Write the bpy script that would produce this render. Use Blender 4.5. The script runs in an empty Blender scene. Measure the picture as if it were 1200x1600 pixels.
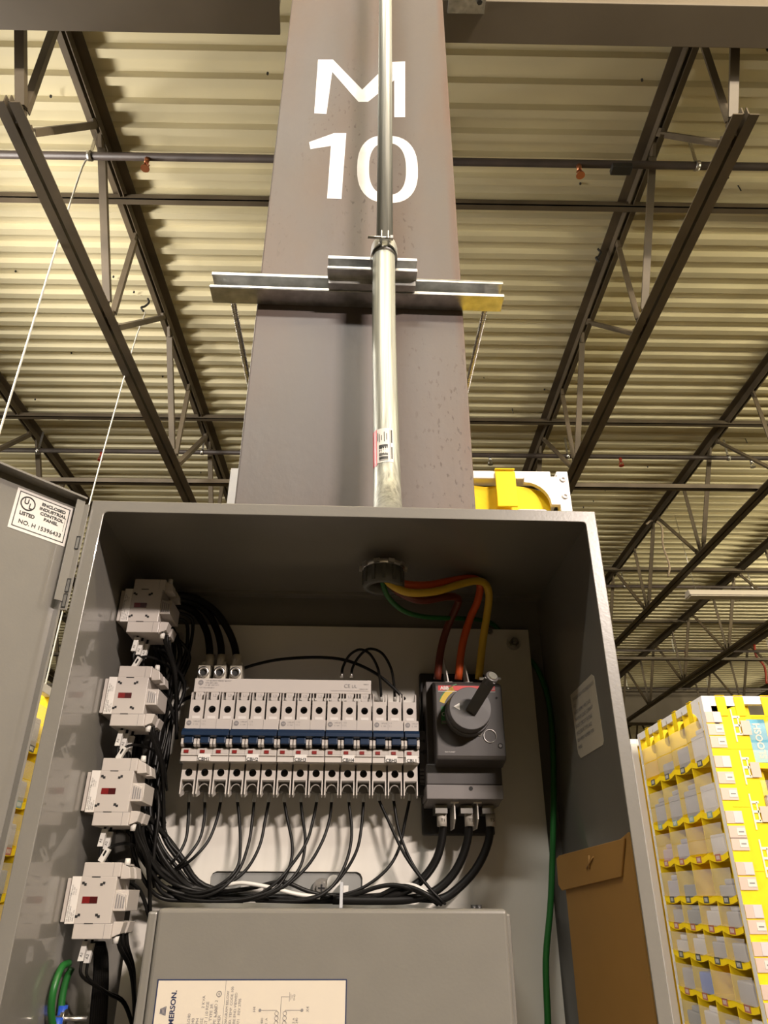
import bpy, bmesh, math, random
from mathutils import Vector, Matrix
random.seed(7)
# ------------------------------------------------------------------ camera, light, exposure
EYE = 1.5                      # height of the photographer's eye above the hall floor; scene lengths are metres
scene = bpy.context.scene
COL = scene.collection
PITCH, YAW, ROLL = math.radians(28.1), .0145, .003
cam_data = bpy.data.cameras.new('camera'); cam = bpy.data.objects.new('camera', cam_data); COL.objects.link(cam)
fw = Vector((math.sin(YAW)*math.cos(PITCH), math.cos(YAW)*math.cos(PITCH), math.sin(PITCH)))
rt = Vector((math.cos(YAW), -math.sin(YAW), 0)); up = rt.cross(fw)
r2 = rt*math.cos(ROLL)+up*math.sin(ROLL); u2 = up*math.cos(ROLL)-rt*math.sin(ROLL)
cam.matrix_world = Matrix(((r2.x,u2.x,-fw.x,0),(r2.y,u2.y,-fw.y,0),(r2.z,u2.z,-fw.z,EYE),(0,0,0,1)))
cam_data.sensor_fit = 'VERTICAL'; cam_data.sensor_height = 32; cam_data.lens = 32*1127/1600
cam_data.clip_start = .02; cam_data.clip_end = 200
scene.camera = cam
scene.view_settings.view_transform = 'Standard'; scene.view_settings.look = 'None'
scene.view_settings.gamma = 1; scene.view_settings.exposure = 0.0; scene.view_settings.use_curve_mapping = False
world = bpy.data.worlds.new('hall_air'); scene.world = world; world.use_nodes = True
bg = world.node_tree.nodes['Background']; bg.inputs[0].default_value = (1,.9,.74,1); bg.inputs[1].default_value = .05

def lamp(name, loc, aim, sx, sy, watt, color=(1,.87,.70), spread=180):
    l = bpy.data.lights.new(name, 'AREA'); l.shape = 'RECTANGLE'; l.size = sx; l.size_y = sy
    l.energy = watt; l.color = color; l.spread = math.radians(spread)
    o = bpy.data.objects.new(name, l); COL.objects.link(o)
    o.location = (loc[0], loc[1], loc[2]+EYE)
    d = Vector(aim)-Vector(loc); o.rotation_euler = d.to_track_quat('-Z','Y').to_euler()
    return o
WARM = (1,.86,.68); SOFT = (1,.86,.77)
lamp('bay_and_fill_lamp', (2.95,-4.25,2.80), (0,.7,.2), 1.0,.12, 520, SOFT)
lamp('bay_and_fill_lamp', (4.2,.6,3.1), (2.1,4.2,0), 1.2,.3, 75, (1,.93,.85))  # added fill out of view, brightens the front of the right-hand pod
lamp('bay_and_fill_lamp', (-3.2,2.6,3.0), (1.8,4.6,.0), 1.2,.3, 180, (1,.93,.85))  # added fill out of view, brightens the left faces of the pods
# upward fill lamps added out of view to brighten the roof deck
for (x,y,w,c) in ((-.8,-1.8,95,(1,.95,.86)),(-4.6,1.5,60,(1,.95,.86)),(2.5,-1.5,85,(1,.88,.60)),(4.8,1.5,85,(1,.88,.60)),(-7.0,6.5,70,(1,.91,.72)),(8.0,6.5,130,(1,.88,.60)),(12.5,13,230,(1,.88,.62)),(-10.5,13,80,(1,.9,.7)),(16,19,200,(1,.88,.62))):
    lamp('deck_fill_uplight', (x,y,3.15), (x*.75,y+2.6,4.1), 1.6,.4, w*1.9, c)
# ------------------------------------------------------------------ materials
MATS = {}
def mat(name, col, rough=.5, metal=0, var=.0, vscale=8, bump=0, bscale=60, stretch=(1,1,1), alpha=1, col2=None, coat=0, spec=.5):
    if name in MATS: return MATS[name]
    m = bpy.data.materials.new(name); m.use_nodes = True; nt = m.node_tree; p = nt.nodes['Principled BSDF']
    p.inputs['Base Color'].default_value = (*col,1); p.inputs['Roughness'].default_value = rough
    p.inputs['Metallic'].default_value = metal; p.inputs['Alpha'].default_value = alpha
    p.inputs['Coat Weight'].default_value = coat; p.inputs['Specular IOR Level'].default_value = spec
    if coat: p.inputs['Coat Roughness'].default_value = .035
    if var or bump:
        tc = nt.nodes.new('ShaderNodeTexCoord'); mp = nt.nodes.new('ShaderNodeMapping')
        mp.inputs['Scale'].default_value = stretch; nt.links.new(tc.outputs['Object'], mp.inputs['Vector'])
    if var:
        n = nt.nodes.new('ShaderNodeTexNoise'); n.inputs['Scale'].default_value = vscale; n.inputs['Detail'].default_value = 6
        nt.links.new(mp.outputs['Vector'], n.inputs['Vector'])
        r = nt.nodes.new('ShaderNodeValToRGB'); r.color_ramp.elements[0].position = .3; r.color_ramp.elements[1].position = .7
        a = col; b = col2 or tuple(min(1,c*(1+var)) for c in col)
        r.color_ramp.elements[0].color = (*[c*(1-var) for c in a],1) if not col2 else (*a,1)
        r.color_ramp.elements[1].color = (*b,1)
        nt.links.new(n.outputs['Fac'], r.inputs['Fac']); nt.links.new(r.outputs['Color'], p.inputs['Base Color'])
    if bump:
        n2 = nt.nodes.new('ShaderNodeTexNoise'); n2.inputs['Scale'].default_value = bscale; n2.inputs['Detail'].default_value = 4
        nt.links.new(mp.outputs['Vector'], n2.inputs['Vector'])
        bm = nt.nodes.new('ShaderNodeBump'); bm.inputs['Strength'].default_value = bump; bm.inputs['Distance'].default_value = .002
        nt.links.new(n2.outputs['Fac'], bm.inputs['Height']); nt.links.new(bm.outputs['Normal'], p.inputs['Normal'])
    MATS[name] = m
    return m
def steel_mat():
    """dark mill-scale steel: blue-grey scale, brown bloom in long vertical streaks, rust along the flange edge, small pits"""
    m = bpy.data.materials.new('mill_scale'); m.use_nodes = True; nt = m.node_tree; p = nt.nodes['Principled BSDF']
    tc = nt.nodes.new('ShaderNodeTexCoord')
    def noise(scale, st, lo, hi, detail=6):
        mp = nt.nodes.new('ShaderNodeMapping'); mp.inputs['Scale'].default_value = st; nt.links.new(tc.outputs['Object'], mp.inputs['Vector'])
        n = nt.nodes.new('ShaderNodeTexNoise'); n.inputs['Scale'].default_value = scale; n.inputs['Detail'].default_value = detail
        nt.links.new(mp.outputs['Vector'], n.inputs['Vector'])
        r = nt.nodes.new('ShaderNodeMapRange'); r.inputs['From Min'].default_value = lo; r.inputs['From Max'].default_value = hi
        nt.links.new(n.outputs['Fac'], r.inputs['Value']); return r.outputs['Result']
    def mix(fac, a, b):
        x = nt.nodes.new('ShaderNodeMix'); x.data_type = 'RGBA'
        if isinstance(fac, float): x.inputs[0].default_value = fac
        else: nt.links.new(fac, x.inputs[0])
        for k, v in ((6,a),(7,b)):
            if isinstance(v, tuple): x.inputs[k].default_value = (*v,1)
            else: nt.links.new(v, x.inputs[k])
        return x.outputs[2]
    c = mix(noise(5,(1,1,.25),.4,.62), (.092,.077,.070), (.105,.070,.052))
    c = mix(noise(3,(1,1,.5),.45,.75), c, (.105,.095,.097))
    sx = nt.nodes.new('ShaderNodeSeparateXYZ'); nt.links.new(tc.outputs['Object'], sx.inputs[0])
    e = nt.nodes.new('ShaderNodeMapRange'); e.inputs['From Min'].default_value = .182; e.inputs['From Max'].default_value = .194
    nt.links.new(sx.outputs[0], e.inputs['Value'])
    mu = nt.nodes.new('ShaderNodeMath'); mu.operation = 'MULTIPLY'; nt.links.new(e.outputs[0], mu.inputs[0]); nt.links.new(noise(9,(1,1,.5),.35,.6), mu.inputs[1])
    c = mix(mu.outputs[0], c, (.10,.06,.045))
    pit = noise(120,(1,1,.45),.60,.66,3)
    region = noise(4,(1,1,.3),.5,.62)
    mu2 = nt.nodes.new('ShaderNodeMath'); mu2.operation = 'MULTIPLY'; nt.links.new(pit, mu2.inputs[0]); nt.links.new(region, mu2.inputs[1])
    c = mix(mu2.outputs[0], c, (.05,.03,.022))
    nt.links.new(c, p.inputs['Base Color']); p.inputs['Roughness'].default_value = .5
    bm = nt.nodes.new('ShaderNodeBump'); bm.inputs['Strength'].default_value = .25; bm.inputs['Distance'].default_value = .002
    nt.links.new(noise(60,(1,1,.6),0,1,5), bm.inputs['Height']); nt.links.new(bm.outputs['Normal'], p.inputs['Normal'])
    MATS['mill_scale'] = m; return m

PAINT = mat('enclosure_grey', (.185,.175,.155), .30, 0, .03, 30, .04, 400, coat=.55)
PANEL = mat('subpanel_white', (.66,.63,.57), .38, 0, .02, 20)
WHITE = mat('breaker_plastic', (.54,.50,.46), .35)
CREAM = mat('contactor_plastic', (.46,.42,.385), .38)
INK = mat('black_ink', (.015,.015,.015), .5)
GREYINK = mat('grey_ink', (.22,.21,.21), .5)
HOLE = mat('dark_recess', (.012,.012,.012), .7)  # near-black paints in the shade of holes, slots and wells
BLUE = mat('blue_toggle', (.008,.024,.06), .35)
RED = mat('red_flag', (.22,.01,.008), .4)
BLACKW = mat('black_insulation', (.006,.0055,.005), .42, spec=.22)
GREEN = mat('green_insulation', (.015,.12,.022), .4)
YELW = mat('yellow_insulation', (.62,.40,.03), .4)
ORGW = mat('orange_insulation', (.62,.09,.015), .4)
BRNW = mat('brown_insulation', (.12,.022,.01), .35)
ZINC = mat('zinc_plated', (.62,.60,.57), .33, 1, .15, 90)
GALV = mat('galvanised', (.50,.50,.49), .42, 1, .25, 40, .1, 200, (1,1,.3))
CONDUIT = mat('conduit_zinc', (.36,.36,.315), .5, .75, .4, 30, .15, 90, (6,6,.08))
FERR = mat('clear_ferrule', (.35,.34,.31), .3)
DKGREY = mat('switch_grey', (.062,.056,.054), .42)
MIDGREY = mat('switch_light_grey', (.16,.145,.14), .4)
BLKPL = mat('black_plastic', (.022,.021,.02), .45)
PVCG = mat('pvc_grey', (.10,.10,.09), .45)
PAPER = mat('paper_label', (.66,.63,.59), .6)
TAPE = mat('white_tape', (.62,.60,.56), .5)
MANILA = mat('manila_paper', (.42,.225,.055), .7, 0, .06, 12)
STENCIL = mat('stencil_paint', (.70,.66,.66), .6, 0, 0.12, 14)
DECK = mat('deck_paint', (.68,.61,.40), .45, 0, .05, 2)
JOIST = mat('joist_primer', (.105,.080,.050), .55, 0, .3, 3)
GIRD = mat('girder_primer', (.13,.105,.075), .55, 0, .12, 2)
PIPE = mat('black_iron_pipe', (.06,.045,.038), .5, 0, .3, 5)
COPPER = mat('copper_head', (.45,.17,.08), .35, .8)
REDP = mat('red_head', (.35,.04,.02), .4)
PODW = mat('pod_plastic', (.78,.74,.72), .45)
PODY = mat('pod_fabric', (.88,.62,.0), .7, 0, .05, 20, .2, 80)
BAND = mat('clear_band', (.80,.76,.74), .16, alpha=.30)
BAND2 = mat('thin_clear_band', (.7,.68,.66), .2, alpha=.2)
TAGP = mat('tag_pocket', (.62,.48,.42), .3)
CONC = mat('hall_floor', (.10,.08,.042), .5, 0, .15, 1.5)
WALLM = mat('hall_wall', (.34,.31,.22), .7, 0, .05, 1)
ROPE = mat('white_cord', (.55,.53,.47), .5)
STEEL = steel_mat()

# ------------------------------------------------------------------ geometry helpers
class B:
    """collects faces (with a material slot each) and links them as one mesh object"""
    def __init__(s): s.v=[]; s.f=[]; s.m=[]; s.sm=[]
    def add(s, vs, fs, m=0, smooth=False):
        o=len(s.v); s.v+= [tuple(v) for v in vs]
        for f in fs: s.f.append(tuple(i+o for i in f)); s.m.append(m); s.sm.append(smooth)
        return s
    def box(s,x0,x1,y0,y1,z0,z1,m=0):
        return s.add([(x0,y0,z0),(x1,y0,z0),(x1,y1,z0),(x0,y1,z0),(x0,y0,z1),(x1,y0,z1),(x1,y1,z1),(x0,y1,z1)],
                     [(0,3,2,1),(4,5,6,7),(0,1,5,4),(1,2,6,5),(2,3,7,6),(3,0,4,7)],m)
    def obox(s,c,X,Y,Z,m=0):
        """box from centre and three half-extent vectors"""
        c=Vector(c);X=Vector(X);Y=Vector(Y);Z=Vector(Z)
        vs=[c+a*X+b*Y+d*Z for d in(-1,1) for (a,b) in((-1,-1),(1,-1),(1,1),(-1,1))]
        return s.add(vs,[(0,3,2,1),(4,5,6,7),(0,1,5,4),(1,2,6,5),(2,3,7,6),(3,0,4,7)],m)
    def prism(s,poly,axis,a,b,m=0):
        """polygon given in the two other axes, extruded along axis from a to b"""
        mk={'x':lambda p,t:(t,p[0],p[1]),'y':lambda p,t:(p[0],t,p[1]),'z':lambda p,t:(p[0],p[1],t)}[axis]
        n=len(poly); vs=[mk(p,a) for p in poly]+[mk(p,b) for p in poly]
        fs=[tuple(range(n)),tuple(range(2*n-1,n-1,-1))]+[(i,i+n,(i+1)%n+n,(i+1)%n) for i in range(n)]
        return s.add(vs,fs,m)
    def cyl(s,p0,p1,r0,r1=None,n=16,m=0,smooth=True,caps=True):
        p0=Vector(p0);p1=Vector(p1);r1=r0 if r1 is None else r1
        d=(p1-p0).normalized(); a=d.orthogonal().normalized(); b=d.cross(a)
        vs=[p0+(a*math.cos(t)+b*math.sin(t))*r0 for t in [2*math.pi*i/n for i in range(n)]]
        vs+=[p1+(a*math.cos(t)+b*math.sin(t))*r1 for t in [2*math.pi*i/n for i in range(n)]]
        s.add(vs,[(i,(i+1)%n,(i+1)%n+n,i+n) for i in range(n)],m,smooth)
        if caps: s.add(vs,[tuple(range(n-1,-1,-1)),tuple(range(n,2*n))],m)
        return s
    def ring(s,p0,p1,ro,ri,n=20,m=0):
        p0=Vector(p0);p1=Vector(p1); d=(p1-p0).normalized(); a=d.orthogonal().normalized(); b=d.cross(a)
        T=[2*math.pi*i/n for i in range(n)]; vs=[]
        for p,r in((p0,ro),(p1,ro),(p1,ri),(p0,ri)): vs+=[p+(a*math.cos(t)+b*math.sin(t))*r for t in T]
        fs=[]
        for k in range(4):
            q=(k+1)%4
            fs+=[(k*n+i,k*n+(i+1)%n,q*n+(i+1)%n,q*n+i) for i in range(n)]
        return s.add(vs,fs,m,True)
    def tube(s,pts,r,n=8,m=0):
        pts=[Vector(p) for p in pts]; k=len(pts); t0=(pts[1]-pts[0]).normalized(); a=t0.orthogonal().normalized(); vs=[]
        for i,p in enumerate(pts):
            t=(pts[min(i+1,k-1)]-pts[max(i-1,0)]).normalized()
            a=(a-t*a.dot(t)).normalized(); b=t.cross(a)
            rr=r[i] if isinstance(r,(list,tuple)) else r
            vs+=[p+(a*math.cos(q)+b*math.sin(q))*rr for q in [2*math.pi*j/n for j in range(n)]]
        s.add(vs,[(i*n+j,i*n+(j+1)%n,(i+1)*n+(j+1)%n,(i+1)*n+j) for i in range(k-1) for j in range(n)],m,True)
        return s.add(vs,[tuple(range(n-1,-1,-1)),tuple(range((k-1)*n,k*n))],m)
    def holeface(s,x0,x1,z0,z1,y,cx,cz,r,depth,m=0,mh=1,n=16):
        """front face (towards -Y) with a round well sunk into it"""
        T=[2*math.pi*(i+.5)/n for i in range(n)]
        inn=[(cx+r*math.cos(t),y,cz+r*math.sin(t)) for t in T]; out=[]
        for t in T:
            c,q=math.cos(t),math.sin(t)
            k=min(((x1-cx) if c>0 else (cx-x0))/max(abs(c),1e-6), ((z1-cz) if q>0 else (cz-z0))/max(abs(q),1e-6))
            out.append((cx+k*c,y,cz+k*q))
        vs=inn+out
        s.add(vs,[(i,(i+1)%n,(i+1)%n+n,i+n) for i in range(n)],m)
        for (X,Z) in ((x0,z0),(x1,z0),(x1,z1),(x0,z1)):      # corner slivers
            i=min(range(n),key=lambda j:(out[j][0]-X)**2+(out[j][2]-Z)**2)
            order=sorted(range(n),key=lambda j:(out[j][0]-X)**2+(out[j][2]-Z)**2)[:2]
            s.add([(X,y,Z),out[order[0]],out[order[1]]],[(0,1,2)],m)
        back=[(p[0],y+depth,p[2]) for p in inn]
        s.add(inn+back,[(i,(i+1)%n,(i+1)%n+n,i+n) for i in range(n)],mh,True)
        s.add(back,[tuple(range(n))],mh)
        return s
    def text(s,txt,size,o,X=(1,0,0),Y=(0,0,1),m=0,align='LEFT',sx=1.0,bold=0):
        cu=bpy.data.curves.new('t','FONT'); cu.body=txt; cu.size=size; cu.align_x=align; cu.resolution_u=3; cu.offset=bold
        ob=bpy.data.objects.new('t',cu); COL.objects.link(ob)
        me=bpy.data.meshes.new_from_object(ob.evaluated_get(bpy.context.evaluated_depsgraph_get()))
        o=Vector(o);X=Vector(X);Y=Vector(Y)
        s.add([o+X*(v.co.x*sx)+Y*v.co.y for v in me.vertices],[tuple(p.vertices) for p in me.polygons],m)
        bpy.data.objects.remove(ob); bpy.data.curves.remove(cu); bpy.data.meshes.remove(me)
        return s
ORG={}
FR={'P':.0255,'R':0.0}
def rz(fr): return Matrix.Rotation(FR[fr],4,'Z')
def _tag(o,label,cat,group,kind):
    if label: o['label']=label
    if cat: o['category']=cat
    if group: o['group']=group
    if kind: o['kind']=kind
def _place(o,origin,fr):
    o.matrix_world = Matrix.Translation((0,0,EYE))@rz(fr)@Matrix.Translation(origin)
def thing(name,label,cat,origin,fr='P',group=None,kind=None):
    o=bpy.data.objects.new(name,None); COL.objects.link(o); o.empty_display_size=.05
    ORG[o]=Vector(origin); _place(o,origin,fr); _tag(o,label,cat,group,kind); return o
def obj(name,b,mats,parent=None,label=None,cat=None,fr='P',group=None,kind=None,bevel=0,seg=2,origin=None,fix=True):
    if not isinstance(mats,(list,tuple)): mats=[mats]
    if parent is not None: org=ORG[parent]
    else:
        if origin is None:
            xs=[v[0] for v in b.v]; ys=[v[1] for v in b.v]; zs=[v[2] for v in b.v]
            origin=((min(xs)+max(xs))/2,(min(ys)+max(ys))/2,min(zs))
        org=Vector(origin)
    me=bpy.data.meshes.new(name); me.from_pydata([(v[0]-org[0],v[1]-org[1],v[2]-org[2]) for v in b.v],[],b.f)
    for m in mats: me.materials.append(m)
    me.polygons.foreach_set('material_index',b.m); me.polygons.foreach_set('use_smooth',b.sm)
    if fix:
        bm=bmesh.new(); bm.from_mesh(me); bmesh.ops.remove_doubles(bm,verts=bm.verts,dist=1e-6)
        bmesh.ops.recalc_face_normals(bm,faces=bm.faces); bm.to_mesh(me); bm.free()
    me.update()
    o=bpy.data.objects.new(name,me); COL.objects.link(o); ORG[o]=org
    if parent is not None: o.parent=parent
    else: _place(o,org,fr)
    if bevel:
        md=o.modifiers.new('bevel','BEVEL'); md.width=bevel; md.segments=seg; md.limit_method='ANGLE'; md.angle_limit=.6
    _tag(o,label,cat,group,kind); return o
def dup(root,delta,label=None,fr='P'):
    """copy a thing with copies of its parts and sub-parts, moved by delta in its frame"""
    r=root.copy(); COL.objects.link(r); ORG[r]=ORG[root]+Vector(delta); _place(r,ORG[r],fr)
    if label: r['label']=label
    for ch in list(root.children):
        c=ch.copy(); COL.objects.link(c); c.parent=r
        for g in list(ch.children):
            d=g.copy(); COL.objects.link(d); d.parent=c
    return r
def smooth(pts,k=5):
    P=[Vector(p) for p in pts]; P=[P[0]*2-P[1]]+P+[P[-1]*2-P[-2]]; out=[]
    for i in range(1,len(P)-2):
        for j in range(k):
            t=j/k; a,b,c,d=P[i-1:i+3]
            out.append(.5*((2*b)+(c-a)*t+(2*a-5*b+4*c-d)*t*t+(3*b-a-3*c+d)*t**3))
    out.append(P[-2]); return out
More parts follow.
